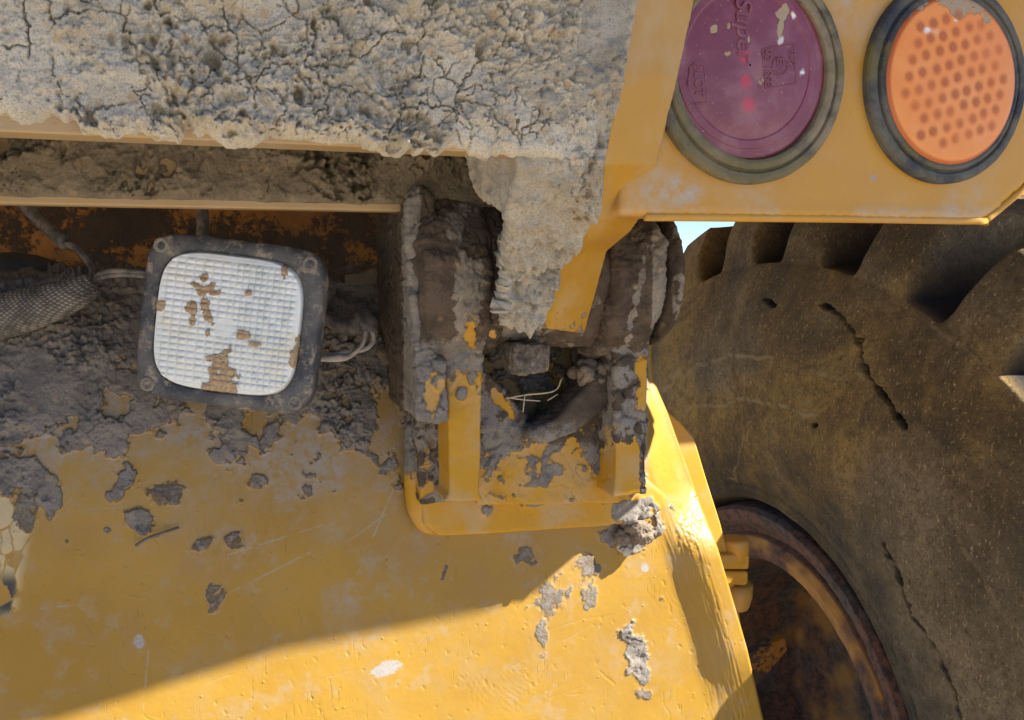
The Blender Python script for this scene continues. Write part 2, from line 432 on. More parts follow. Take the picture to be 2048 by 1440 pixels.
# relief of caked mud (metres of height, 0..~0.01)
def caked(P, s=0, k=1.0):
    wv = np.stack([fbm(P, 30, 3, s + 3), fbm(P, 30, 3, s + 5), fbm(P, 30, 3, s + 9)], -1) - .5
    Q = P + wv * .012
    n1 = fbm(Q, 26, 4, s); n2 = fbm(Q, 95, 5, s + 40, .6)
    f1, f2, _ = worley(Q, 120, s + 2); clump = 1 - np.clip(f1, 0, 1)
    f1b, f2b, _ = worley(Q, 330, s + 8); fine = 1 - np.clip(f1b, 0, 1)
    lay = n1 * .7 + n2 * .5; st = lay * 9; lay = (np.floor(st) + ss(.0, .28, st - np.floor(st))) / 9
    pit = ss(.60, .72, fbm(Q, 75, 3, s + 71))
    f1c, f2c, idc = worley(Q * np.array([1, 1, 1.25]), 190, s + 21)
    flake = (1 - np.clip(f1c, 0, 1)) * (.3 + idc)
    rg = ss(.38, .62, fbm(P, 16, 3, s + 123))            # smooth skin here, crumbly there
    h = .013 * (lay - .5) + (.004 + .006 * rg) * clump * (.35 + ss(.4, .65, n1)) + .0062 * (n2 - .5) + (.0012 + .0016 * rg) * fine + (.0022 + .0034 * rg) * flake - (.006 + .005 * rg) * pit * ss(.36, .52, fbm(P, 22, 2, s + 91))
    f1d, _, idd = worley(Q, 260, s + 31)
    h = h - .0050 * ss(.46, .12, f1d) * ss(.45, .6, idd) * ss(.40, .58, fbm(P, 18, 3, s + 77))
    h = h * (.42 + .80 * rg)
    return h * k, n1, n2
def cracks(P, s, sc=20, wid=.018):
    wv = np.stack([fbm(P, 60, 4, s + 3), fbm(P, 60, 4, s + 5), fbm(P, 60, 4, s + 9)], -1) - .5
    f1, f2, _ = worley(P + wv * .02, sc, s)
    return 1 - ss(wid * .3, wid, f2 - f1)

# --- dump body: plates
body = child("dump_body", "mud-caked rear wall and beams of the dump body")
bm = bmesh.new(); tbox(bm, -1.1, .27, .668, .70, .0865, .315); plain("rear_plate", bm, body, M_lip, .002)
bm = bmesh.new(); tbox(bm, -1.1, .36, .86, .885, .0515, .19); plain("lower_beam", bm, body, M_lip, .0025)
bm = bmesh.new(); tbox(bm, -1.1, .36, .886, 1.6, .13, .19); plain("body_floor", bm, body, M_lip)
bm = bmesh.new(); tbox(bm, .365, 1.5, .765, 2.6, .285, .335); plain("body_floor", bm, body, M_lip)  # unseen bed floor over the wheel, added to keep the sun off the tyre
bm = bmesh.new(); oL = np.array([-1.1, .86, 1.08, 1.31, 1.38]); oz = np.array([.611, .611, .653, .666, .683]); iL = np.array([-1.1, .50, .72, .95, 1.02])  # unseen overhang, its edge shaped to set the sun's shadow line on the casting
e0 = TW(oL, np.full(5, .35), oz); i0 = TW(iL, np.full(5, .667), np.full(5, .315)); lift = np.array([0, 0, .02])
prism(bm, np.vstack([e0, i0[::-1]]), np.vstack([e0 + lift, i0[::-1] + lift]));
tbox(bm, -1.1, 1.02, .668, .70, .3155, .75);plain("unseen_shade_chute", bm, body, M_crust)

# mud crust on the rear plate
def mud_sheet(name, L0, L1, zb, ztop, Dp, step, s, k, right=None, crack=0.0, mat=None, tilt=0.0, drip=.0085, thick=.007):
    nu = int((L1 - L0) / step); nv = int((ztop - (.09 if not callable(zb) else .09)) / step)
    L = np.linspace(L0, L1, nu)[None, :].repeat(nv, 0)
    fl = np.linspace(0, 1, nv)[:, None].repeat(nu, 1)
    base = zb(L[0])
    one = np.stack([L[0], np.zeros(nu), np.full(nu, float(s))], -1)
    dr = np.clip(fbm(one, 34, 4, s, .55) - .40, 0, 1) * 3.4 * drip + ss(.60, .85, fbm(one, 60, 2, s + 5, .5)) * drip * .8
    zlo = base - dr
    z = zlo[None] + (ztop - zlo)[None] * fl
    if right is not None:                                   # right-hand limit follows a line
        R = right(z); L = L0 + (L - L0) * (R - L0) / (L1 - L0)
    P0 = np.stack([L, np.zeros_like(L), z], -1)
    h, n1, n2 = caked(P0, s, k)
    if crack:
        cr = cracks(P0, s + 50) * ss(.50, .58, fbm(P0, 14, 4, s + 33)); h = h - crack * np.maximum(cr, .6 * cracks(P0, s + 90, 48, .03) * ss(.50, .58, fbm(P0, 17, 4, s + 38)))
    up = (z - zlo[None])
    rim = np.sqrt(np.clip(up / .012, 0, 1) * (2 - np.clip(up / .012, 0, 1)))
    if right is not None:
        er = np.clip((R - L) / .02, 0, 1); rim = rim * np.sqrt(er * (2 - er)) 
    h = (h + thick) * rim - .0025 * (1 - rim) + (1 - rim) * (n2 - .5) * .003 * k
    D = Dp - h - tilt * (z - .09)
    return grid_mesh(name, TW(L, D, z), flip=False)
def right_line(z):                                          # the yellow strip's left edge
    return np.interp(z, [.06, .32], [.3375, .3555])
# right limit: edge of the arm at a given height, from photo pixels
Lm, _, zm = tc(T(np.array([1283, 1250, 1212]), np.array([-60, 120, 320]), .667))
def rl(z): return np.interp(z, zm[::-1], Lm[::-1]) - .009
zb = lambda L: np.interp(L, [-.3, -.1, .0, .12, .2, .26, .3], [.101, .100, .094, .088, .0885, .087, .084])
me = mud_sheet("mud_crust", -.34, .36, zb, .30, .668, .0008, 3, 1.0, right=rl, crack=.006)
obj("mud_crust", me, M_crust, body, True, kind="stuff", label="thick pale cracked dried mud on the upper rear plate")
zb2 = lambda L: np.full_like(L, .058)
me = mud_sheet("mud_crust", -.50, .36, zb2, .178, .859, .0010, 23, 1.1, crack=.003, drip=.001, thick=.004)
obj("mud_crust", me, M_crust2, body, True, kind="stuff", label="brown shaded dried mud on the lower beam")

# --- hinge arm and yellow post
arm = child("hinge_arm", "yellow post running down into the mud-caked hinge arm")
rows = [((985, -60), (1283, -60), (1402, -60)), ((1010, 150), (1244, 150), (1357, 150)), ((1040, 330), (1210, 330), (1314, 330)), ((1014, 430), (1186, 440), (1289, 424)),
        ((1010, 480), (1166, 482), (1262, 462)), ((1010, 515), (1124, 522), (1214, 502)), ((1008, 590), (1102, 600), (1190, 592)), ((1012, 645), (1082, 656), (1168, 667))]
rings = []
ARMD = [.656, .656, .668, .715, .742, .772, .788, .798]
for i, (a, b, c) in enumerate(rows):
    d0 = ARMD[i]
    pl, pm, pr = T(*a, d0 + .006), T(*b, d0), T(*c, d0 + (.030 if i < 5 else .032))
    back = max(.80, d0 + .06)
    (Ll, _, zl), (Lr, _, zr) = tc(pl), tc(pr)
    rings.append([pl, pm, pr, TW(Lr + .0, back, zr), TW(Ll + (.05 if i > 2 else 0), back, zl)])
bm = bmesh.new(); loft(bm, rings)
mx = [(r[1][1], r[1][0]) for r in rows]
def arm_fn(co, no, px, py):
    edge = interp(py, mx)
    n = fbm(co, 30, 5, 7); nf = fbm(co, 110, 4, 8)
    left = ss(2, -8, px - edge + (n - .5) * 12)
    bare = blob(px, py, 1165, 385, 22, 80, 8, .3, n, .5) * .35
    low = ss(600, 690, py + (nf - .5) * 120) * .55
    strip = ss(.46, .66, fbm(co, 13, 6, 70)) * ss(120, 330, py) * .36
    mud = np.clip(np.maximum(np.maximum(left - bare, low), strip), 0, 1)
    h, n1, n2 = caked(co, 5, .85)
    rough = np.clip(left + low * .4, 0, 1)
    rough = rough * (.4 + .6 * ss(.02, .45, no @ (-ey)))
    return (h + .003) * rough * ss(0, 14, edge - px + 8) + .0015 * low * n, dict(mud=mud, film=strip * 2.4)
solid("arm_plate", bm, arm, M_arm, .0018, arm_fn, 2)

# --- tail panel with its return flange
tail = child("lamp_panel", "yellow sheet panel that carries the two round lamps")
poly = [(1240, -120), (1240, 428), (1290, 430), (1962, 437), (1990, 424), (2110, 315), (2260, 120), (2260, -120)]
bm = bmesh.new(); px_prism(bm, poly, .70, .745)
def dent(co, no, px, py):
    n = fbm(co, 20, 5, 31)
    L, D, z = tc(co)
    rust = np.maximum(blob(px, py, 1935, 444, 34, 9, 0, .4, fbm(co, 80, 4, 5), .8), blob(px, py, 1985, 430, 20, 6, -30, .4, n, .8))
    film = blob(px, py, 1350, 385, 90, 55, 0, .6, n, .9) * .9 + ss(.5, .68, fbm(co, 18, 6, 91)) * .35 + blob(px, py, 1690, 30, 30, 60, 0, .6, n, .7) * .4 + ss(408, 428, py) * ss(436, 428, py) * .7 * ss(.3, .6, n)
    pale = blob(px, py, 1746, 357, 6, 4, 0, .4, n, .6) + blob(px, py, 1769, 377, 3, 3) + blob(px, py, 1700, 370, 3, 5)
    lip = ss(30, 0, 437 - py) * ss(445, 438, py)
    return (n - .5) * .0012 + .0015 * lip, dict(rust=rust, film=film, pale=pale, mud=np.zeros_like(px))
solid("sheet", bm, tail, M_paint, .0042, dent, 3)
bm = bmesh.new()
bv = [(1290, 433), (1500, 435), (1750, 438), (1955, 441), (1978, 434), (2110, 322)]
pts = [T(x, y, .7035) for x, y in bv]
plain("folded_edge", tube(pts, .0042, 8, 4), tail, M_paint, 0, smooth=True)

# --- round lamps
def lamp_axes(): return ex, ez, -ey
def dome(name, c, R, prof, parent, mat, n=120, attrs=None, label=None, ringsub=1):
    U, V, N = lamp_axes()
    th = np.linspace(0, 2 * math.pi, n + 1)
    pr = np.array(prof, float)
    t = np.linspace(0, len(pr) - 1, (len(pr) - 1) * ringsub + 1)
    r = np.interp(t, range(len(pr)), pr[:, 0]); h = np.interp(t, range(len(pr)), pr[:, 1])
    P = c + h[:, None, None] * N + r[:, None, None] * (np.cos(th)[None, :, None] * U + np.sin(th)[None, :, None] * V)
    me = grid_mesh(name, P, None, flip=True)
    if attrs:
        px, py = project(P); setattrs(me, attrs(P, px, py))
    o = obj(name, me, mat, parent, True)
    if label: o["label"] = label
    return o
def grommet(c, R0, R1, parent, mat, s):
    U, V, N = lamp_axes(); n = 160
    prof = [(R1, -.002), (R1, .0045), (R1 - .002, .0072), (R1 - .005, .0080), (R1 - .009, .0078), (R1 - .0105, .0050), (R1 - .0118, .0046), (R1 - .013, .0085), (R0 + .004, .0098), (R0 + .001, .0085), (R0, .001), (R0, -.012)]
    th = np.linspace(0, 2 * math.pi, n + 1); pr = np.array(prof)
    t = np.linspace(0, len(pr) - 1, 45); r = np.interp(t, range(len(pr)), pr[:, 0]); h = np.interp(t, range(len(pr)), pr[:, 1])
    P = c + h[:, None, None] * N + r[:, None, None] * (np.cos(th)[None, :, None] * U + np.sin(th)[None, :, None] * V)
    P = P + N * ((fbm(P, 60, 4, s) - .5) * .0016)[..., None]
    return obj("grommet", grid_mesh("grommet", P, None, flip=True), mat, parent, True)
Cr = T(1489, 134, .698); Ca = T(1890, 166, .698)
red = child("tail_light", "round dusty red tail lamp with embossed lettering in a muddy rubber grommet")
amb = child("indicator_light", "round orange indicator lamp with rows of dark spots in a black rubber grommet")
grommet(Cr + .005 * ex + .004 * ez * -1, .0765, .0985, red, M_grom1, 3)
grommet(Ca, .0768, .0965, amb, M_grom2, 4)
def red_at(P, px, py):
    n = fbm(P, 60, 5, 4)
    mud = np.maximum.reduce([blob(px, py, 1565, 25, 20, 28, 20, .4, n, .6), blob(px, py, 1560, 55, 10, 25, 10, .4, n, .6), blob(px, py, 1428, 60, 12, 18, 20, .5, n, .6) * .7,
        blob(px, py, 1482, 22, 10, 12, 0, .5, n, .5) * .6, blob(px, py, 1497, 78, 8, 18, 0, .5, n, .5) * .6, blob(px, py, 1455, 108, 16, 14, 0, .6, n, .6) * .55, blob(px, py, 1458, 52, 7, 10) * .6, blob(px, py, 1525, 160, 12, 14, 0, .5, n) * .5])
    tint = blob(px, py, 1490, 112, 12, 18) + blob(px, py, 1492, 163, 13, 16) + blob(px, py, 1497, 210, 14, 18)
    pale = blob(px, py, 1587, 31, 5, 7, 0, .3, n, .3) + blob(px, py, 1604, 145, 8, 7, 0, .3, fbm(P, 200, 3, 1), .9) + blob(px, py, 1562, 184, 2, 2) + blob(px, py, 1562, 80, 6, 10, 20, .4, n) * .7
    return dict(mud=mud, tint=tint * .55, pale=pale)
RL = .0825
prof = [(RL, -.006), (RL, .002), (RL - .0008, .0038), (RL - .003, .0048), (RL - .006, .0052), (RL - .0105, .0054), (RL - .011, .0060), (RL - .018, .0062), (RL - .0185, .0056), (RL - .03, .0068), (RL - .05, .0078), (.001, .0085)]
dome("lens", Cr, RL, prof, red, M_red, 160, red_at, ringsub=10)
RL = .079
prof = [(RL, -.008), (RL, .007), (RL - .0006, .0092), (RL - .0025, .0108), (RL - .005, .0116), (RL - .009, .0120), (RL - .03, .0130), (.001, .0136)]
def amb_at(P, px, py):
    n = fbm(P, 70, 5, 14)
    mud = np.maximum(blob(px, py, 1915, 30, 22, 14, 20, .4, n, .7) * .8, ss(318, 300, np.hypot((px - 1890) / .80, py - 166) * 2) * 0)
    edge = ss(128, 150, np.hypot((px - 1890) / .79, py - 163)) * ss(80, 20, py) * ss(.35, .6, n)
    pale = blob(px, py, 1852, 60, 9, 6, 30, .4, n, .7) + blob(px, py, 1912, 40, 6, 5, 0, .4, n, .6) + blob(px, py, 1865, 62, 18, 12, 0, .8, n, .5) * .25
    rr = np.linalg.norm(P - Ca - ((P - Ca) @ (-ey))[..., None] * (-ey), axis=-1)
    return dict(mud=np.maximum(mud, edge * .8), pale=pale, tint=ss(.0735, .0765, rr) * .85)
dome("lens", Ca, RL, prof, amb, M_amber, 160, amb_at, ringsub=10)
# LED spots, one shared disc
U, V, N = lamp_axes()
bm = bmesh.new(); bmesh.ops.create_circle(bm, cap_ends=True, radius=.0075, segments=20)
ledme = bm_mesh(bm, "led"); ledme.materials.append(M_led)
pitch = .0158; k = 0
RM = Matrix((Vector(U), Vector(V), Vector(N))).transposed().to_4x4()
for i in range(-6, 7):
    for j in range(-6, 7):
        a = i * pitch + j * pitch * .5 + .003 + (float(hsh(i, j, 1, 5)) - .5) * .0022; b = j * pitch * .88 + .002 + (float(hsh(i, j, 2, 5)) - .5) * .0022
        a2 = a * math.cos(.30) - b * math.sin(.30); b2 = a * math.sin(.30) + b * math.cos(.30)
        rr = math.hypot(a2, b2)
        if rr > .0655: continue
        o = bpy.data.objects.new("led", ledme); COL.objects.link(o); o.parent = amb
        hh = np.interp(rr, [0, .049, .07, .074], [.0136, .0130, .0120, .0116]) + .0005
        loc = Ca + a2 * U + b2 * V + hh * N
        o.matrix_basis = Matrix.Translation(Vector(loc)) @ RM
# embossed marks on the red lens
def text_mesh(txt, size, ext):
    cu = bpy.data.curves.new("t", 'FONT'); cu.body = txt; cu.size = size; cu.extrude = ext; cu.bevel_depth = size * .012; cu.align_x = 'CENTER'; cu.align_y = 'CENTER'
    o = bpy.data.objects.new("t", cu); COL.objects.link(o)
    me = bpy.data.meshes.new_from_object(o.evaluated_get(bpy.context.evaluated_depsgraph_get()))
    bpy.data.objects.remove(o); bpy.data.curves.remove(cu); return me
def emboss(txt, px, py, size, rot, shear=0.0):
    p = T(px, py, .6905); a, b = (p - Cr) @ U, (p - Cr) @ V
    rr = math.hypot(a, b); hh = np.interp(rr, [0, .029, .049, .06, .07], [.0085, .0078, .0068, .0060, .0055]) + .0002
    me = text_mesh(txt, size, .0006)
    if shear: me.transform(Matrix.Shear('XZ', 4, (shear, 0)) if False else Matrix(((1, shear, 0, 0), (0, 1, 0, 0), (0, 0, 1, 0), (0, 0, 0, 1))))
    o = obj("embossed_lettering", me, M_red, red); o.matrix_parent_inverse = Matrix()
    o.matrix_basis = Matrix.Translation(Vector(Cr + a * U + b * V + hh * N)) @ RM @ Matrix.Rotation(math.radians(rot), 4, 'Z')
    return o
emboss("Super", 1487, 62, .0235, -86, .2)
emboss("02 1858", 1534, 137, .0100, -88); emboss("E11", 1559, 132, .0098, -88); emboss("R-S1", 1583, 120, .0095, -88)
emboss("PILOT", 1397, 158, .0110, -84)
def outline(pts, r=.0006, closed=True):
    P3 = []
    for x, y in pts:
        p = T(x, y, .6905); a, b = (p - Cr) @ U, (p - Cr) @ V; rr = math.hypot(a, b)
        P3.append(Cr + a * U + b * V + (np.interp(rr, [0, .029, .049, .06, .07], [.0085, .0078, .0068, .0060, .0055]) + .0002) * N)
    if closed: P3.append(P3[0])
    bm = tube(P3, r, 6, 1) if False else tube(P3, r, 6, 3)
    plain("embossed_outline", bm, red, M_red, smooth=True)
outline([(1523, 104), (1527, 98), (1580, 89), (1588, 93), (1592, 160), (1588, 167), (1536, 175), (1529, 170)])
outline([(1559 + 15 * math.cos(t), 132 + 18 * math.sin(t)) for t in np.linspace(0, 6.28, 14)[:-1]])
outline([(1380, 135), (1384, 129), (1400, 129), (1408, 137), (1414, 198), (1410, 204), (1382, 208), (1375, 203)], .0005)

# --- rear frame panel (big yellow casting) : dense relief sheet in photo-aligned rows
frame = child("rear_frame", "big yellow rear frame casting, muddy above and scratched bright paint below")
edge_pts = [(540, 1322), (700, 1300), (760, 1303), (820, 1330), (1020, 1402), (1100, 1434), (1200, 1463), (1300, 1492), (1380, 1510), (1440, 1524), (1520, 1545)]
nu, nv = 830, 470
py = np.linspace(548, 1490, nv)[:, None].repeat(nu, 1)
ed = interp(py, edge_pts)
px = np.concatenate([np.repeat(np.linspace(-900, -78, 60)[None, :], nv, 0), -70 + (ed[:, 60:] + 70) * np.linspace(0, 1, nu - 60)[None, :]], 1)
D = interp(py, [(548, 1.10), (556, 1.065), (570, 1.045), (600, 1.03), (700, .995), (800, .970), (900, .954), (1000, .945), (1100, .941), (1500, .94)])
dp = np.pad(D[:, 0], 40, mode='edge')
for _ in range(3): dp = np.convolve(np.pad(dp, 12, mode='edge'), np.ones(25) / 25, 'valid')
D = np.where(py < 575, D, dp[40:-40][:, None] * ss(575, 600, py) + D * (1 - ss(575, 600, py)))
e = ed - px
D = D - .018 * ss(115, 20, e) * ss(1020, 1120, py) * ss(1440, 1300, py) + .030 * ss(75, 0, e) * ss(1080, 960, py)
P0 = T(px, py, D)
n = fbm(P0, 14, 5, 2); n2 = fbm(P0, 55, 5, 12, .6); n3 = fbm(P0, 30, 5, 22, .6)
H = (fbm(P0, 7, 3, 90) - .5) * .003 + (n2 - .5) * .0005
# caked mud: heavy band at the top, thinning below
dens = interp(py, [(548, 1.0), (700, .78), (800, .66), (880, .50), (960, .30), (1010, .12), (1060, 0), (1500, -.3)])
dens = dens - .12 * ss(600, 760, px) * ss(930, 700, py) + .10 * ss(420, 150, px) * ss(860, 700, py) + .16 * ss(160, 40, px) * ss(1080, 900, py)
mud = ss(.42, .62, dens * .9 + (n3 - .5) * 1.3 + (n2 - .5) * .9)
film = ss(.18, .75, dens * 1.15 + (n - .5) * 1.2 + (n2 - .5) * .5)
marks = [(1170, 1130, 34, 26, 30), (1105, 1195, 30, 46, 10), (1085, 1275, 14, 42, 0), (1180, 1180, 16, 40, 0), (1270, 1310, 26, 58, -8), (1290, 1390, 22, 16, 20), (1280, 950, 10, 60, 0),
         (280, 1040, 42, 26, 25), (430, 1190, 24, 34, 0), (610, 990, 20, 16, 0), (250, 960, 26, 40, 20), (100, 985, 26, 60, 0), (330, 985, 50, 26, 0), (515, 960, 30, 22, -20), (700, 880, 45, 34, 10), (760, 920, 34, 26, 30),
         (400, 1090, 30, 14, -30), (480, 1080, 30, 18, 0), (1050, 1110, 26, 30, 0), (890, 1140, 8, 26, 20), (215, 1060, 8, 7, 0), (1262, 1062, 62, 40, -10), (60, 1000, 26, 70, 12)]
for cx, cy, rx, ry, rt in marks:
    b = blob(px, py, cx, cy, rx, ry, rt, .3, n2, 1.0)
    lo = 1.0 if (cx, cy) in ((1270, 1310), (280, 1040), (250, 960), (700, 880), (760, 920), (1262, 1062), (100, 985)) else .62
    mud = np.maximum(mud, b * lo * ss(.36, .52, n3 + .1 * lo)); film = np.maximum(film, blob(px, py, cx, cy, rx * 1.35, ry * 1.35, rt, .6, n2, .9) * .55)
film = np.maximum(film, ss(.56, .72, fbm(P0, 17, 7, 301, .6)) * .45 * ss(1430, 1150, py) + ss(.58, .70, fbm(P0, 40, 6, 307, .6)) * .30)
film = np.maximum(film, ss(1120, 900, py + (n - .5) * 260) * .42 * ss(.3, .6, n3))
clr = 1 - ss(1290, 1300, px) * ss(1005, 980, py); mud = mud * clr; film = film * clr
rng = np.random.default_rng(11)
pale = blob(px, py, 772, 1338, 32, 13, -22, .25, n2, .9) + blob(px, py, 279, 1284, 11, 15, 0, .3, n2, .8) + blob(px, py, 1290, 1137, 10, 8, 30, .3, n2, .8) + blob(px, py, 1250, 1092, 13, 11, 0, .3, n2, .6)
def line(x0, y0, x1, y1, wd):
    dx, dy = x1 - x0, y1 - y0; L2 = dx * dx + dy * dy
    t = np.clip(((px - x0) * dx + (py - y0) * dy) / L2, 0, 1)
    d = np.hypot(px - x0 - t * dx, py - y0 - t * dy); return ss(wd, wd * .3, d)
for a in [(455, 1110, 645, 1050, 2.2), (460, 1185, 620, 1105, 2.4), (715, 1150, 790, 970, 2), (700, 1080, 770, 1030, 1.8), (285, 1430, 297, 1300, 2.6), (80, 1218, 150, 1210, 2), (905, 1160, 870, 1120, 1.5)]:
    pale = np.maximum(pale, line(*a) * .55 * ss(.38, .58, n2))
for k in range(46):
    x0, y0 = rng.uniform(80, 1380), rng.uniform(960, 1430); an_ = rng.normal(-.45, .5); ln_ = rng.uniform(20, 110)
    a = (x0, y0, x0 + math.cos(an_) * ln_, y0 + math.sin(an_) * ln_, rng.uniform(1.1, 1.6)); m_ = line(*a)
    pale = np.maximum(pale, m_ * rng.uniform(.1, .32) * ss(.40, .58, n2)); H -= m_ * .00022
# old cracked sticker at the left edge
tz = ss(-150, -90, px) * ss(1250, 1220, py + (n2 - .5) * 40) * ss(950, 985, py) * ss(90 - (1250 - 960) * .0, 60, px + (py - 960) * .17)
f1, f2, idv = worley(P0 * np.array([1, 1, .55]) + (n2[..., None] - .5) * .008, 75, 5)
tape = tz * ss(.04, .10, f2 - f1) * ss(.12, .16, idv) * .9
dark = tz * ss(1130, 1170, py) * ss(.45, .5, idv) * ss(.04, .10, f2 - f1)
H += tape * .0006
# gouges, dents and brush marks in the thick paint
for k in range(300):
    cx = rng.uniform(100, 1500); cy = rng.uniform(1090, 1440) if k > 40 else rng.uniform(900, 1200)
    ln = rng.uniform(2, 7) if k % 13 else rng.uniform(10, 30); wd = rng.uniform(1.5, 2.6) if k % 13 else rng.uniform(1.2, 1.7)
    ang = math.radians(rng.normal(62, 22)); dx, dy = math.cos(ang) * ln, math.sin(ang) * ln
    j0 = int((cy - ln - 12 - 548) / (942 / (nv - 1))); j1 = int((cy + ln + 12 - 548) / (942 / (nv - 1))) + 1
    j0 = max(j0, 0); j1 = min(j1, nv)
    if j1 <= j0: continue
    X = px[j0:j1]; Y = py[j0:j1]
    bend = rng.uniform(-.012, .012)
    u = ((X - cx) * dx + (Y - cy) * dy) / (ln * ln); v = ((X - cx) * -dy + (Y - cy) * dx) / ln + bend * (u * ln) ** 2
    v = v + (n2[j0:j1] - .5) * 12
    m = ss(1.0, .6, np.abs(u))
    H[j0:j1] += m * (-.0006 * np.exp(-(v / wd) ** 2) + .00012 * np.exp(-((v - wd * 1.6) / wd) ** 2)) * rng.uniform(.35, 1.2)
for cx, cy, r0, r1, a0, a1 in [(1130, 1250, 95, 250, 95, 190), (1040, 1390, 60, 130, 150, 230), (620, 1400, 70, 150, 40, 120), (1440, 1120, 60, 170, 100, 170)]:
    rr = np.hypot(px - cx, py - cy); an = np.degrees(np.arctan2(py - cy, px - cx)) % 360
    m = ss(a0, a0 + 15, an) * ss(a1, a1 - 15, an) * ss(r0, r0 + 12, rr) * ss(r1, r1 - 12, rr) * ss(.4, .6, n)
    H += m * np.sin(rr * .62 + n2 * 9 + n3 * 6) * .00007 * ss(.45, .6, n3)
m = ss(110, 90, e) * ss(12, 30, e) * ss(1010, 1060, py); H += m * (fbm(np.stack([e * .35, py * .02, e * 0], -1), 1.0, 3, 8) - .5) * .0016
m = blob(px, py, 1378, 1060, 34, 60, 0, .4, n2, .4); H += m * (fbm(P0, 260, 3, 44) - .5) * .003
hm, _, _ = caked(P0, 61, .55)
H += mud * (hm * 1.0 + .0022) * np.clip(dens * 1.2 + .35, .35, 1.0)
pit = blob(px, py, 1270, 1310, 24, 55, -8, .5, n2, .5); H += pit * (fbm(P0, 120, 4, 5) - .62) * .006
N0 = normals_of(P0); N0 *= np.sign(-(N0 @ np.array([0., 1., 0.])))[..., None]
Pn = P0 + N0 * H[..., None]
# fold the right edge and the foot over so the plate has thickness
Lr, Dr, zr = tc(Pn[:, -1]); ext = [TW(Lr + .0035, Dr + .0025, zr), TW(Lr + .0045, Dr + .008, zr), TW(Lr + .004, Dr + .035, zr), TW(Lr - .02, Dr + .05, zr)]
Pn = np.concatenate([Pn] + [x[:, None] for x in ext], 1)
pad = lambda A: np.concatenate([A, np.repeat(A[:, -1:], 4, 1)], 1)
me = grid_mesh("casting", Pn, dict(mud=pad(mud), film=pad(film), pale=pad(pale), tape=pad(tape), dark=pad(dark)), flip=True)
obj("casting", me, M_panel, frame, True)
# back plate in the dark gap
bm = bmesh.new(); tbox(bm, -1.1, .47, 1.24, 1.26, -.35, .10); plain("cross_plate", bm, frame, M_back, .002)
bm = bmesh.new()
arc = [(690, 548), (720, 545), (755, 532), (785, 508), (812, 478), (830, 478), (830, 570), (690, 570)]
px_prism(bm, arc, 1.04, 1.075); plain("curved_gusset", bm, frame, M_crust2, .003)

# --- hinge: bosses, ring, pin cap, barrel
hinge = child("body_hinge", "dark mud-smeared hinge barrel between the bosses of the frame bracket")
AXD = .905
AZ = float(tc(T(1090, 552, AXD))[2])
def cyl_px(x0, x1, R, y=552, seg=64, D=AXD - .06, prof=None):
    L0 = float(tc(T(x0, y, D))[0]); L1 = float(tc(T(x1, y, D))[0])
    bm = bmesh.new(); c = TW(0, AXD, AZ)
    prof = prof or [(R, 0), (R, 1)]
    loft(bm, disc_rings(c, ex, ez, ey, [(r, L0 + (L1 - L0) * h) for r, h in prof], seg)); return bm
def boss_fn(s, dusty, yel):
    def f(co, no, px, py):
        n = fbm(co, 26, 5, s); nf = fbm(co, 90, 5, s + 4)
        h, a, b = caked(co, s, .42)
        mud = np.full_like(px, 1.0) - yel(px, py, n)
        cr = cracks(co, s + 3, 26, .05) * ss(.45, .6, fbm(co, 14, 3, s + 8))
        return h + .002 - cr * .003, dict(mud=mud, film=dusty(px, py, n))
    return f
zero = lambda px, py, n: np.zeros_like(px)
M_bossmud = mud_mat("dark_brown_mud", (.175, .132, .10), (.105, .08, .062), (.3, .25, .2), .3)
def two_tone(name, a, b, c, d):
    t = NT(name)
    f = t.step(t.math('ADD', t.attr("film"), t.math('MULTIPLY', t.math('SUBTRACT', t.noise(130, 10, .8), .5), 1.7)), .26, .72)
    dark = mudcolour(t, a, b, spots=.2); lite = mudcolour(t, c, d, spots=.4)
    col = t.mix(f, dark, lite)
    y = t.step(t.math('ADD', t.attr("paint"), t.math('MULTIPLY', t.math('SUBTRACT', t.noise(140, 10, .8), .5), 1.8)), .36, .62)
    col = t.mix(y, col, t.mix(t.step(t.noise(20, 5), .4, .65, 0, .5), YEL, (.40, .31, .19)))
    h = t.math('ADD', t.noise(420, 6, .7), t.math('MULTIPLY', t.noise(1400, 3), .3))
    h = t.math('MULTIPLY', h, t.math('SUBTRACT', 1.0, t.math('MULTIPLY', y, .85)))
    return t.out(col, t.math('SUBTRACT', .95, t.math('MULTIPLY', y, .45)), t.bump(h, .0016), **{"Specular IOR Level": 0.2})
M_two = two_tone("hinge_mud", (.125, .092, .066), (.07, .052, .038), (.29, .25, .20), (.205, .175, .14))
def hz(s, pale_mask, paint, k=.7, base=.002):  # first mask picks the paler mud, second the bare paint
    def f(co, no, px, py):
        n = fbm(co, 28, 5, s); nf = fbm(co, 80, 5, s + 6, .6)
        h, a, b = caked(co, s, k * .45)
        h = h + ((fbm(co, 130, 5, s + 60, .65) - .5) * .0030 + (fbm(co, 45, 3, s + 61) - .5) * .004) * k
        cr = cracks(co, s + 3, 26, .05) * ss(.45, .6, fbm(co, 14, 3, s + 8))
        pt = paint(px, py, n, nf); li = pale_mask(px, py, n, nf)
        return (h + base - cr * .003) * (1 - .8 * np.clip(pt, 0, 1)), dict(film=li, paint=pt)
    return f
def pale_mask1(px, py, n, nf):
    return np.maximum.reduce([blob(px, py, 940, 400, 60, 50, 0, .6, nf, .9) * .7, blob(px, py, 930, 640, 34, 150, 6, .4, nf, .8), ss(640, 720, py), blob(px, py, 905, 460, 30, 40, 0, .5, nf, .9) * .6])
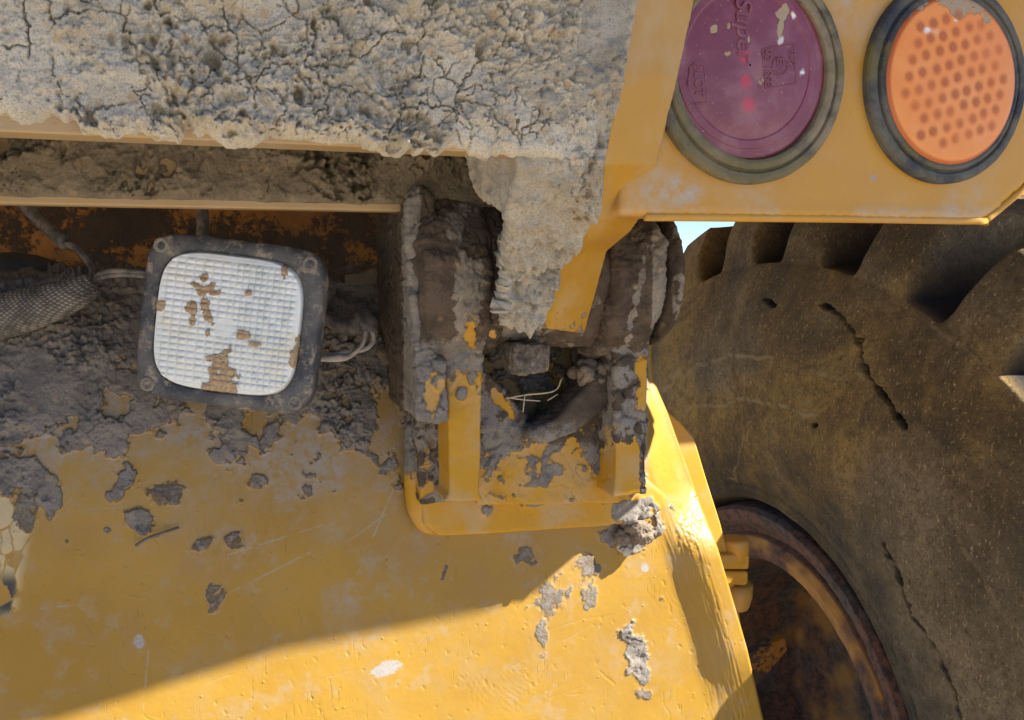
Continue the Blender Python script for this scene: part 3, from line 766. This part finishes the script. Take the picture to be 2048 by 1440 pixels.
def pt1(px, py, n, nf):
    return np.maximum(blob(px, py, 940, 660, 18, 40, 0, .4, nf, .9), blob(px, py, 935, 770, 30, 60, 0, .4, nf, .9))
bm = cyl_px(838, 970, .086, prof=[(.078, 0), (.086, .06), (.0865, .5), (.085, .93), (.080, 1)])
solid("boss", bm, hinge, M_two, .0016, hz(101, pale_mask1, pt1), 2)
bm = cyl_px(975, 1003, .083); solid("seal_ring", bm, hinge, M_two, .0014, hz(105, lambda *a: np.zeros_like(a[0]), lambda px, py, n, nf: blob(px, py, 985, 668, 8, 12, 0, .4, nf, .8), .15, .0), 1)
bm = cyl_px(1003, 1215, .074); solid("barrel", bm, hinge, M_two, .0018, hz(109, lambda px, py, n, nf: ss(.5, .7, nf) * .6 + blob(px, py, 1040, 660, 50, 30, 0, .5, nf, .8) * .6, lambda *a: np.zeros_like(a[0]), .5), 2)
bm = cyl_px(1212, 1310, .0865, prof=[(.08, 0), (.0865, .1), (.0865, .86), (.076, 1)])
def pale_sunlit(px, py, n, nf): return np.maximum(blob(px, py, 1268, 600, 10, 110, 12, .4, nf, 1.1), ss(640, 760, py) * .7) + ss(1297, 1303, px) * ss(440, 480, py) * .9  # last term paints a sunlit sliver on the end chamfer as pale mud
solid("boss", bm, hinge, M_two, .0016, hz(113, pale_sunlit, lambda px, py, n, nf: ss(1275, 1295, px) * ss(660, 700, py) * .9), 2)
bm = cyl_px(1318, 1324, .05); loft(bm, disc_rings(TW(0, AXD, AZ), ex, ez, ey, [(.03, float(tc(T(1290, 552, .81))[0])), (.03, float(tc(T(1350, 552, .81))[0]))], 32))
plain("pin", bm, hinge, M_hinge)
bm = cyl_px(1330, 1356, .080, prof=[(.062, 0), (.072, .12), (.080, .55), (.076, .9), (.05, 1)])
solid("pin_cap", bm, hinge, M_two, .0018, hz(117, lambda px, py, n, nf: ss(1340, 1352, px) * ss(.45, .6, nf), lambda *a: np.zeros_like(a[0]), .25, 0), 2)  # paler mud towards the right stands in for the cap's sunlit side
bm = bmesh.new(); px_prism(bm, [(1028, 690), (1102, 690), (1098, 742), (1036, 748)], .835, .88)
solid("tab", bm, hinge, M_two, .0016, hz(121, lambda px, py, n, nf: np.full_like(px, .45), lambda *a: np.zeros_like(a[0]), .4, 0), 5)

# --- frame bracket below the hinge
brk = child("hinge_bracket", "yellow welded bracket with two ribs under the hinge, caked with grey mud")
def mk(s, paint, k=.4, pale_mask=None, base=.0015):
    return hz(s, pale_mask or (lambda px, py, n, nf: np.full_like(px, .9)), paint, k, base)
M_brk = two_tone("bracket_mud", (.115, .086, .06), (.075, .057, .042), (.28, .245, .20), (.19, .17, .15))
bm = bmesh.new(); px_prism(bm, [(816, 405), (842, 372), (862, 400), (866, 640), (868, 722), (888, 724), (893, 842), (838, 836), (832, 720), (822, 560)], .838, 1.0)
def pale_mask_op(px, py, n, nf): return np.maximum(ss(846, 832, px) * ss(806, 818, px), ss(650, 720, py) * ss(806, 822, px))
solid("outer_plate", bm, brk, M_brk, .0016, mk(131, lambda px, py, n, nf: blob(px, py, 862, 790, 16, 45, 0, .4, nf, .9) + blob(px, py, 880, 770, 12, 16, 0, .4, nf, .8), .4, pale_mask_op), 2)
bm = bmesh.new(); px_prism(bm, [(892, 690), (960, 690), (962, 760), (958, 985), (966, 1002), (890, 1002), (900, 985), (898, 840)], .858, .985)
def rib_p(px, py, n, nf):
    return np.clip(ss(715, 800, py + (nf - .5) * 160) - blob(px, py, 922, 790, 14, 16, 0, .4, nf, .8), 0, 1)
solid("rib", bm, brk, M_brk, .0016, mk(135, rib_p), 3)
bm = bmesh.new(); px_prism(bm, [(1226, 640), (1296, 630), (1294, 760), (1288, 965), (1292, 985), (1226, 995), (1232, 960), (1234, 800)], .862, .985)
def rib_p2(px, py, n, nf):
    a = np.maximum(ss(860, 900, py + (nf - .5) * 110) * ss(1285, 1270, px + (nf - .5) * 30), ss(1262, 1285, px + (nf - .5) * 40) * ss(690, 740, py) * ss(840, 800, py))
    return np.clip(a, 0, 1)
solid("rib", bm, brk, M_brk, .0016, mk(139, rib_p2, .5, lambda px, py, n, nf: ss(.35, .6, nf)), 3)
bm = bmesh.new(); px_prism(bm, [(955, 742), (975, 748), (1045, 832), (1048, 850), (1075, 872), (1120, 846), (1185, 780), (1215, 745), (1240, 735), (1240, 1005), (955, 1010)], .905, .925)
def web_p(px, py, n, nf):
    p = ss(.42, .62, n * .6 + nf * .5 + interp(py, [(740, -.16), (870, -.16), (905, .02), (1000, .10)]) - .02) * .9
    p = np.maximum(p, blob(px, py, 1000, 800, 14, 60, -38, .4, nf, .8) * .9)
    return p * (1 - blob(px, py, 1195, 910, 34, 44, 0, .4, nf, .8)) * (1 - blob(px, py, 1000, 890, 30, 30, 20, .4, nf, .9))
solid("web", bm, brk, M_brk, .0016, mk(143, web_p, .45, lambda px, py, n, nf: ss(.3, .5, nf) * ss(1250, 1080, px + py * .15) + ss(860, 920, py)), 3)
bm = bmesh.new(); px_prism(bm, [(1062, 868), (1120, 835), (1180, 770), (1196, 742), (1240, 700), (1240, 770), (1200, 820), (1150, 860), (1090, 884)], .885, .93)
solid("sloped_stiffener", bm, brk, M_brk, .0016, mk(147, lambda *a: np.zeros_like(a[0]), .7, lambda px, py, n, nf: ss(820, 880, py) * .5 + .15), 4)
# side of the bracket, left of the rib (plate set back)
bm = bmesh.new(); px_prism(bm, [(838, 830), (905, 830), (905, 1000), (845, 1006), (842, 990)], .905, .985)
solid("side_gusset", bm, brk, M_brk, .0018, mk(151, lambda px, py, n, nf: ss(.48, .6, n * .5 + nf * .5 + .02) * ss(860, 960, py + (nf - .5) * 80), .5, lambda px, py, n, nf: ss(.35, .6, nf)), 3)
# weld pad at the foot
front = [(842, 990), (862, 988), (960, 984), (1100, 980), (1232, 966), (1296, 960), (1334, 992), (1330, 1012), (1292, 1036), (1205, 1052), (1000, 1066), (880, 1072), (850, 1050)]
fr = np.array([T(x, y, .919) for x, y in front]); L, Dd, z = tc(fr)
cL, cz = L.mean(), z.mean()
bk = TW(L + (L - cL) * .03 , np.full(len(L), .955), z + (z - cz) * .2)
bm = bmesh.new(); prism(bm, fr, bk)
def pad_p(px, py, n, nf):
    hole = np.maximum.reduce([blob(px, py, 1060, 1000, 40, 16, 0, .5, nf, .9), blob(px, py, 975, 1022, 18, 18, 0, .5, nf, .9), blob(px, py, 1265, 1025, 60, 34, -10, .4, nf, .8), blob(px, py, 1150, 1000, 20, 10, 0, .5, nf, .9)])
    return np.clip(1 - hole, 0, 1)
solid("weld_pad", bm, brk, M_brk, .0020, mk(155, pad_p, .4), 16)
bm = tube([T(838, 850, .938), T(835, 940, .936), T(840, 1010, .936), T(853, 1046, .938), T(880, 1060, .942)], [.012, .014, .015, .011, .005], 12)
solid("weld_bead", bm, brk, M_brk, .0018, mk(159, lambda px, py, n, nf: ss(900, 1000, py + (nf - .5) * 120)), 3)

# --- work lamp
lamp = child("work_light", "square white work lamp with ribbed glass and dusty black housing, tilted")
n_l = np.array([-.03, -1.0, .05]); n_l /= np.linalg.norm(n_l)
up0 = np.array([0, 0, 1.0]); rt = np.cross(up0, n_l) * -1
rt = np.cross(n_l, up0) * -1; rt /= np.linalg.norm(rt)
if rt[0] < 0: rt = -rt
upv = np.cross(rt, n_l); upv = -upv if upv[2] < 0 else upv
ro = math.radians(-7.0)
lu = rt * math.cos(ro) + upv * math.sin(ro); lv = -rt * math.sin(ro) + upv * math.cos(ro)
LCr = ray(457, 648); LC = LCr * (.83 / LCr[1]); LC[2] += CZ
def sq(th, hw, hh, p):
    c, s = np.cos(th), np.sin(th)
    r = (np.abs(c) ** p + np.abs(s) ** p) ** (-1 / p)
    return hw * r * c, hh * r * s
def lring(hw, hh, off, p, n=96, cen=(0, 0)):
    th = np.linspace(0, 2 * math.pi, n, endpoint=False) + .01
    x, y = sq(th, hw, hh, p)
    return LC + n_l * off + (x + cen[0])[:, None] * lu + (y + cen[1])[:, None] * lv
HW, HH = .0835, .0775
bm = bmesh.new()
loft(bm, [lring(.030, .03, -.085, 4), lring(.058, .052, -.08, 4.5), lring(.074, .068, -.055, 5), lring(HW - .003, HH - .003, -.026, 6), lring(HW + .0015, HH + .0015, -.022, 6.5), lring(HW + .0015, HH + .0015, -.004, 6.5), lring(HW - .001, HH - .001, 0, 6.5), lring(.0705, .0665, .002, 4.2), lring(.069, .065, .0, 4.2), lring(.0685, .0645, -.006, 4.2)])
hs = plain("housing", bm, lamp, None, smooth=True)
def housing_mat():
    t = NT("lamp_housing")
    c = t.mix(t.step(t.noise(30, 6, .62), .38, .66), (.034, .037, .045), (.105, .10, .095))
    c = t.mix(t.step(t.noise(48, 9, .75), .50, .63, 0, .9), c, (.31, .255, .185))
    c = t.mix(t.step(t.noise(420, 3, .7), .62, .72, 0, .6), c, (.33, .29, .24))
    return t.out(c, .62, t.bump(t.noise(240, 6, .7), .0009))
hs.data.materials.append(housing_mat())
# ribbed glass
ng = 250
th = None
uu = np.linspace(-1, 1, ng); A, B = np.meshgrid(uu, uu)
# square-to-squircle mapping
rmax = np.maximum(np.abs(A), np.abs(B)) + 1e-9; ang = np.arctan2(B, A)
x, y = sq(ang, .0688, .0648, 4.2); X = x * rmax; Y = y * rmax
cell_w = np.where(X < .004, .0088, .0072); cw = .0086; ch = .0058
colx = (X + .5 * np.clip(X, 0, 1)) / cw; rowy = Y / ch
pil = (1 - np.abs(2 * (colx - np.floor(colx)) - 1) ** 3.0) * (1 - np.abs(2 * (rowy - np.floor(rowy)) - 1) ** 2.6)
ci = hsh(np.floor(colx).astype(np.int64), np.floor(rowy).astype(np.int64), np.zeros_like(colx, dtype=np.int64), 3)
fade = ss(.066, .058, np.abs(X)) * ss(.062, .054, np.abs(Y)) * (1 - .85 * ss(.012, .008, np.hypot(X - .0, Y + .004)))
G = LC + (.0045 + .004 * (1 - rmax ** 2) - .006 * ss(.97, 1.0, rmax) + .0017 * pil * fade * (.5 + .8 * ci))[..., None] * n_l + X[..., None] * lu + Y[..., None] * lv
gx, gy = project(G); ngz = (fbm(G, 80, 6, 6, .62) - .5) * 1.9 + .5
gm = np.maximum.reduce([blob(gx, gy, 408, 556, 11.2, 17.5, 0, .3, ngz, .6), blob(gx, gy, 404, 580, 27.5, 20.0, 10, .3, ngz, .7), blob(gx, gy, 430, 586, 20.0, 8.8, 5, .3, ngz, .5), blob(gx, gy, 411, 610, 11.2, 32.5, -14, .3, ngz, .7), blob(gx, gy, 384, 613, 12.5, 17.5, 0, .3, ngz, .5), blob(gx, gy, 386, 640, 8.8, 20.0, 0, .3, ngz, .7),
    blob(gx, gy, 497, 587, 8.8, 8.8, 0, .3, ngz, .6), blob(gx, gy, 415, 666, 6.2, 10.0, 20, .3, ngz, .6), blob(gx, gy, 488, 669, 12.5, 8.8, 10, .3, ngz, .7), blob(gx, gy, 508, 689, 13.8, 5.0, 0, .3, ngz, .6), blob(gx, gy, 440, 755, 30.0, 37.5, 0, .3, ngz, 1.0), blob(gx, gy, 418, 718, 11.2, 7.5, 0, .3, ngz, .7) * .6, blob(gx, gy, 320, 612, 11.2, 10.0, 0, .3, ngz, .6), blob(gx, gy, 592, 700, 12.5, 30.0, 10, .3, ngz, .8) * .9, blob(gx, gy, 570, 540, 10.0, 15.0, 0, .3, ngz, .8) * .7])
gm = gm * (1 - blob(gx, gy, 438, 745, 5, 5, 0, .4)); G = G + n_l * (gm * .0014 * (.5 + ngz))[..., None]
obj("lens", grid_mesh("lens", G, dict(mud=gm, cell=fade * np.clip((ss(.25, .02, pil) * .55 + ci * .55 * ss(-.01, .03, X + (ngz - .5) * .05)) * ss(.3, .6, fbm(G, 26, 4, 44)), 0, 1)), flip=False), M_glass, lamp, True)
for sx, sy in ((-1, 1), (1, 1), (-1, -1), (1, -1)):
    c = LC + lu * sx * .0705 + lv * sy * .0655 + n_l * .0005
    bm = bmesh.new(); loft(bm, disc_rings(c, n_l, lu, lv, [(.0074, -.002), (.0070, .0008), (.0058, .0016), (.0044, .0010), (.0032, -.0006), (.0012, -.0008)], 20))
    plain("screw", bm, lamp, mud_mat("screw_dust", (.33, .29, .24), (.22, .19, .16), spots=0), smooth=True)
bm = bmesh.new(); loft(bm, [lring(.028, .028, -.08, 3, 24), lring(.020, .020, -.125, 3, 24), lring(.022, .022, -.20, 3, 24)])
plain("mount", bm, lamp, M_hinge, smooth=True)

# --- wiring
wire = child("wiring", "dusty cables, braided sleeve and loose pale wires round the work lamp")
plain("braided_sleeve", tube([T(-420, 600, .955), T(-80, 632, .955), T(0, 632, .955), T(80, 612, .952), T(140, 590, .955), T(180, 570, .96)], [.023, .023, .022, .020, .017, .013], 20, 10), wire, M_braid, smooth=True)
plain("black_hose", tube([T(-420, 560, 1.12), T(-60, 545, 1.12), T(30, 540, 1.12), T(90, 552, 1.12), T(150, 580, 1.12)], .02, 14), wire, M_darkhose, smooth=True)
plain("cable", tube([T(40, 400, 1.08), T(85, 445, 1.07), T(130, 487, 1.03)], .0075, 10), wire, M_cable, smooth=True)
for k in (0, 1):
    plain("lead_wire", tube([T(130 + 5 * k, 485, 1.03), T(160 + 4 * k, 505, 1.02), T(182 + 5 * k, 535, 1.0), T(184 + 5 * k, 560, .98)], .0030, 8), wire, M_cable, smooth=True)
    plain("lead_wire", tube([T(178, 566, .965), T(205, 546 + 8 * k, .955), T(245, 542 + 7 * k, .95), T(320, 546 + 8 * k, .94)], .0028, 8), wire, M_cable, smooth=True)
plain("cable", tube([T(402, 405, 1.15), T(406, 440, 1.15), T(404, 480, 1.15)], .0075, 10), wire, M_cable, smooth=True)
plain("connector", tube([T(650, 636, .975), T(685, 652, .965), T(712, 652, .955), T(735, 645, .955)], [.007, .009, .011, .013], 12), wire, M_cable, smooth=True)
plain("connector", tube([T(722, 630, .96), T(735, 650, .95), T(738, 668, .945)], [.012, .013, .010], 12), wire, M_cable, smooth=True)
plain("loose_wire", tube([T(742, 655, .942), T(747, 680, .94), T(730, 698, .938), T(690, 706, .94), T(640, 712, .945)], .0026, 8), wire, M_wire, smooth=True)
plain("loose_wire", tube([T(732, 662, .94), T(724, 690, .935), T(700, 712, .935), T(676, 716, .935), T(630, 718, .94)], [.0024, .0024, .0028, .0046, .003], 8), wire, M_wire, smooth=True)

# --- wheel
wheel = child("wheel", "big dusty brown tyre with deep side lugs on a rusty rim")
wy = .3234; cam_b = .034
wn_ = np.array([-math.cos(wy) * math.cos(cam_b), -math.sin(wy) * math.cos(cam_b), math.sin(cam_b)])
wf = np.array([-math.sin(wy), math.cos(wy), 0]); wu = np.cross(wn_, wf); wu = -wu if wu[2] < 0 else wu
PITCHA = math.radians(12.71); A0 = math.radians(2.33)
RS, RO, RB = .748 * WS, 1.03, .36 * WS
def lugf(th):
    t = (th - A0) / PITCHA; t = np.abs(t - np.round(t))           # 0 in the middle of a groove
    return ss(.17, .27, t)
def tyre(a0, a1, na, rs, tr):
    th = np.linspace(a0, a1, na)[None, :]
    # sidewall rings
    r = rs[:, None] * np.ones_like(th); t_ = (rs - RB) / (RS - RB)
    wv = (.055 * np.sin(np.clip(t_, 0, 1) * math.pi) ** .8 + .012 * t_ - .07 * ss(.045, 0, t_))[:, None] * np.ones_like(th)
    rows_r, rows_w, rows_t, gr = [r], [wv], [th * np.ones_like(r)], [np.zeros_like(r)]
    w0 = wv[-1:]; lug = lugf(th)
    Ro = RS + .012 + (RO - RS - .012) * lug
    for s_ in np.linspace(.04, 1, 26):                          # shoulder up to the tread edge
        rr = RS + (Ro - RS) * s_; rows_r.append(rr); rows_w.append(w0 - .050 * s_ ** 2 * lug - (1 - lug) * .10 * ss(0, 1, s_)); rows_t.append(th); gr.append((1 - lug) * ss(.0, .4, s_))
    for d_ in np.linspace(.02, 1, tr):
        tt = th + 0 * d_; lg = lugf(th + d_ * .10)
        rows_r.append(RS + .012 + (RO + .02 * math.sin(d_ * math.pi) - RS - .012) * lg); rows_w.append(w0 - .055 - .62 * d_ - (1 - lug) * .05 * (1 - d_)); rows_t.append(th); gr.append(1 - lg)
    for d_ in np.linspace(0, 1, 6):                            # far sidewall
        rows_r.append(RS - (RS - RB) * d_ + 0 * th); rows_w.append(w0 - .70 - .04 * math.sin(d_ * math.pi)); rows_t.append(th); gr.append(0 * th)
    R = np.concatenate(rows_r); W = np.concatenate(rows_w); TH = np.concatenate(rows_t); GR = np.concatenate(gr)
    P = WC + R[..., None] * (np.sin(TH)[..., None] * wf + np.cos(TH)[..., None] * wu) + W[..., None] * wn_
    return P, R, W, TH, GR
rs = np.linspace(RB, RS, 190)
P, R, W, TH, GR = tyre(math.radians(42), math.radians(-100), 520, rs, 20)
px, py = project(P); nn = fbm(P, 22, 5, 4); nf = fbm(P, 80, 4, 9)
def pl(pts, wd, px=px, py=py, nf=nf):
    m = np.zeros_like(px); X = px + (nf - .5) * 16 + (nn - .5) * 34; Y = py + (nn - .5) * 30
    for (x0, y0), (x1, y1) in zip(pts[:-1], pts[1:]):
        dx, dy = x1 - x0, y1 - y0; t = np.clip(((X - x0) * dx + (Y - y0) * dy) / (dx * dx + dy * dy), 0, 1)
        m = np.maximum(m, ss(wd, wd * .4, np.hypot(X - x0 - t * dx, Y - y0 - t * dy)))
    return m
crk = np.maximum.reduce([pl([(1720, 680), (1725, 745), (1775, 805), (1812, 855)], 3.4), pl([(1648, 605), (1690, 640), (1722, 700)], 3.5) * .6, blob(px, py, 1765, 790, 24, 6, 48, .3, nf, .9), blob(px, py, 1800, 840, 18, 8, 48, .3, nf, .9), pl([(1770, 1085), (1795, 1155), (1830, 1240), (1870, 1300), (1905, 1380), (1925, 1440)], 2.6) * ss(.3, .5, nn), blob(px, py, 1795, 1150, 22, 5, 68, .3, nf, .7), blob(px, py, 1650, 612, 16, 6, 20, .3, nf, .8), blob(px, py, 1540, 606, 16, 5, 40, .3, nf, .8), blob(px, py, 1630, 850, 7, 6, 0, .4, nf, .6)])
arcs = np.maximum.reduce([pl([(1330, 780), (1400, 730), (1460, 712), (1560, 720)], 6), pl([(1370, 820), (1480, 795), (1560, 810), (1640, 835)], 5), pl([(1470, 960), (1520, 790), (1560, 720)], 4) * .6, pl([(1620, 740), (1680, 760), (1720, 745)], 6) * .7, pl([(1985, 1200), (2048, 1280)], 5) * .5, pl([(1850, 640), (1950, 710), (2040, 800)], 6) * .6, pl([(1910, 1000), (1930, 1100), (2010, 1230)], 5) * .5])
crk = crk * (R < RS + .01); arcs = arcs * ss(.30, .55, nf) * .8 * (R < RS)
hh = (nn - .5) * .006 + (nf - .5) * .002 - .012 * crk + .0016 * arcs
t_ = (R - RB) / (RS - RB)
hh += .004 * np.exp(-((t_ - .055) / .012) ** 2) - .004 * np.exp(-((t_ - .10) / .01) ** 2) + .0022 * np.sin(np.clip((t_ - .12) / .06, 0, 1) * math.pi)
P = P + wn_ * (hh * (R < RS + .06))[..., None]
obj("tyre", grid_mesh("tyre", P, dict(groove_and_rim_shade=np.maximum(GR, ss(.42, .02, (R - RB) / (RS - RB) + (nn - .5) * .35) * .7), dark=crk, pale=arcs)), M_tyre, wheel, True)  # radial term paints shade into the sidewall colour towards the rim
P, R, W, TH, GR = tyre(math.radians(260), math.radians(42), 420, np.linspace(RB, RS, 20), 6)
obj("tyre", grid_mesh("tyre", P, dict(groove_and_rim_shade=GR)), M_tyre, wheel, True)
prof = np.array([(RB + .012, -.10), (RB + .006, -.03), (RB, .0), (RB - .008, .010), (RB - .030, .004), (RB - .042, -.014), (RB - .052, -.022), (RB - .060, -.012), (RB - .075, -.006), (RB - .098, -.014), (RB - .106, -.03), (RB - .11, -.06), (RB - .115, -.25), (RB - .13, -.32), (.2, -.33), (.05, -.33)])
th = np.linspace(0, 2 * math.pi, 300)
t = np.linspace(0, len(prof) - 1, 140); pr_ = np.interp(t, range(len(prof)), prof[:, 0]); pw = np.interp(t, range(len(prof)), prof[:, 1])
P = WC + pr_[:, None, None] * (np.sin(th)[None, :, None] * wf + np.cos(th)[None, :, None] * wu) + pw[:, None, None] * wn_
P = P + ((fbm(P, 50, 4, 5) - .5) * .006)[..., None] * wn_
pnt = (ss(RB - .115, RB - .105, pr_) * ss(RB - .055, RB - .062, pr_))[:, None] * ss(.44, .58, fbm(P, 6, 5, 8)) * .8 + (ss(RB - .112, RB - .118, pr_))[:, None] * ss(.52, .68, fbm(P, 7, 5, 18)) * .5
obj("rim", grid_mesh("rim", P, dict(paint=pnt)), M_rim, wheel, True)

# --- axle side: flank plate, clamp and bolt behind the casting
axle = child("axle_bracket", "orange yellow flank plate with clamp block and bolt beside the wheel")
bm = bmesh.new(); px_prism(bm, [(1296, 800), (1334, 820), (1364, 845), (1390, 876), (1412, 950), (1442, 1045), (1464, 1130), (1486, 1260), (1420, 1260), (1296, 1000)], 1.06, 1.075)
plain("flank_plate", bm, axle, M_paint, .004)
bm = bmesh.new(); px_prism(bm, [(1425, 1112), (1494, 1106), (1501, 1112), (1499, 1140), (1425, 1140)], 1.05, 1.10); plain("clamp", bm, axle, M_paint, .004)
bm = bmesh.new(); px_prism(bm, [(1428, 1143), (1498, 1143), (1498, 1168), (1490, 1172), (1428, 1170)], 1.05, 1.10); plain("clamp", bm, axle, M_paint, .004)
cb = T(1468, 1092, 1.07)
bm = bmesh.new(); loft(bm, disc_rings(cb, ez, ex, ey, [(.021, -.02), (.0215, .008), (.0205, .011), (.017, .0125)], 24)); plain("bolt", bm, axle, M_paint, smooth=True)
cb = T(1471, 1192, 1.075)
bm = bmesh.new(); loft(bm, disc_rings(cb, ez, ex, ey, [(.018, -.018), (.020, -.014), (.024, .0), (.0245, .02)], 24)); plain("bolt", bm, axle, M_hinge, smooth=True)
bm = bmesh.new(); px_prism(bm, [(1440, 1330), (1570, 1275), (1576, 1300), (1515, 1372), (1440, 1400)], 1.42, 1.44); plain("strap", bm, axle, M_back, .003)  # darker back plate paint stands in for the shade on the strap

# ------------------------------------------------------------------ loose things: clods, straws
def clod(px_, py_, D_, r, s, label, sc=(1, 1, 1), mat=None):
    c = T(px_, py_, D_); rg = np.random.default_rng(s); bm = bmesh.new()
    for k in range(16):
        d = rg.normal(size=3); d /= np.linalg.norm(d); d = d * rg.uniform(.2, .75) * r
        p = c + d[0] * sc[0] * ex + d[1] * sc[1] * ey + d[2] * sc[2] * ez
        bmesh.ops.create_icosphere(bm, subdivisions=2, radius=r * rg.uniform(.22, .48), matrix=Matrix.Translation(Vector(p)))
    def f(co, no, px, py):
        h, a, b = caked(co * 1.6, s, .45)
        return h + (fbm(co, 160, 5, s, .65) - .5) * .26 * r, dict()
    solid("mud_clod", bm, None, mat or M_clod, max(.0009, r * .05), f, 1, label=label, category="mud clod")
clod(1272, 1060, .932, .024, 3, "big cracked brown mud clod stuck below the bracket's sunlit corner", (1.15, .8, .85))
clod(1250, 1093, .937, .0075, 5, "small pale mud crumb just under the big brown clod", mat=M_crust)
clod(784, 716, .99, .014, 7, "flat grey mud lump between the work lamp wires and the bracket", (1.2, .7, .7), M_crust2)
clod(757, 762, .975, .0075, 9, "round grey pebble of mud under the flat lump beside the bracket", mat=M_crust2)
clod(1175, 745, .895, .019, 11, "dark crumbly mud lump lodged in the bracket opening under the right boss", (1.2, .9, .9))
def straw(pts, r, label):
    o = obj("dry_straw", bm_mesh(tube(pts, r, 6), "dry_straw"), M_straw, None, True, label=label, category="straw")
straw([T(1012, 797, .895), T(1050, 790, .897), T(1108, 782, .90), T(1124, 756, .905)], .0009, "long bent pale straw lying across the dark bracket opening")
straw([T(1014, 795, .894), T(1042, 799, .897), T(1080, 802, .90)], .0007, "thin straight straw under the long bent one in the bracket opening")
straw([T(1050, 788, .896), T(1046, 824, .90)], .0007, "short straw hanging upright in the bracket opening")
straw([T(1095, 801, .897), T(1116, 788, .90)], .0007, "short slanting straw beside the dark lump in the bracket opening")
M_straw = simple("dark_stalk", (.10, .085, .07), (.16, .13, .10), 120, .8)
straw([T(272, 1091, .936), T(300, 1075, .932), T(358, 1055, .937)], .0016, "dark dry stalk stuck to the yellow casting below the mud")
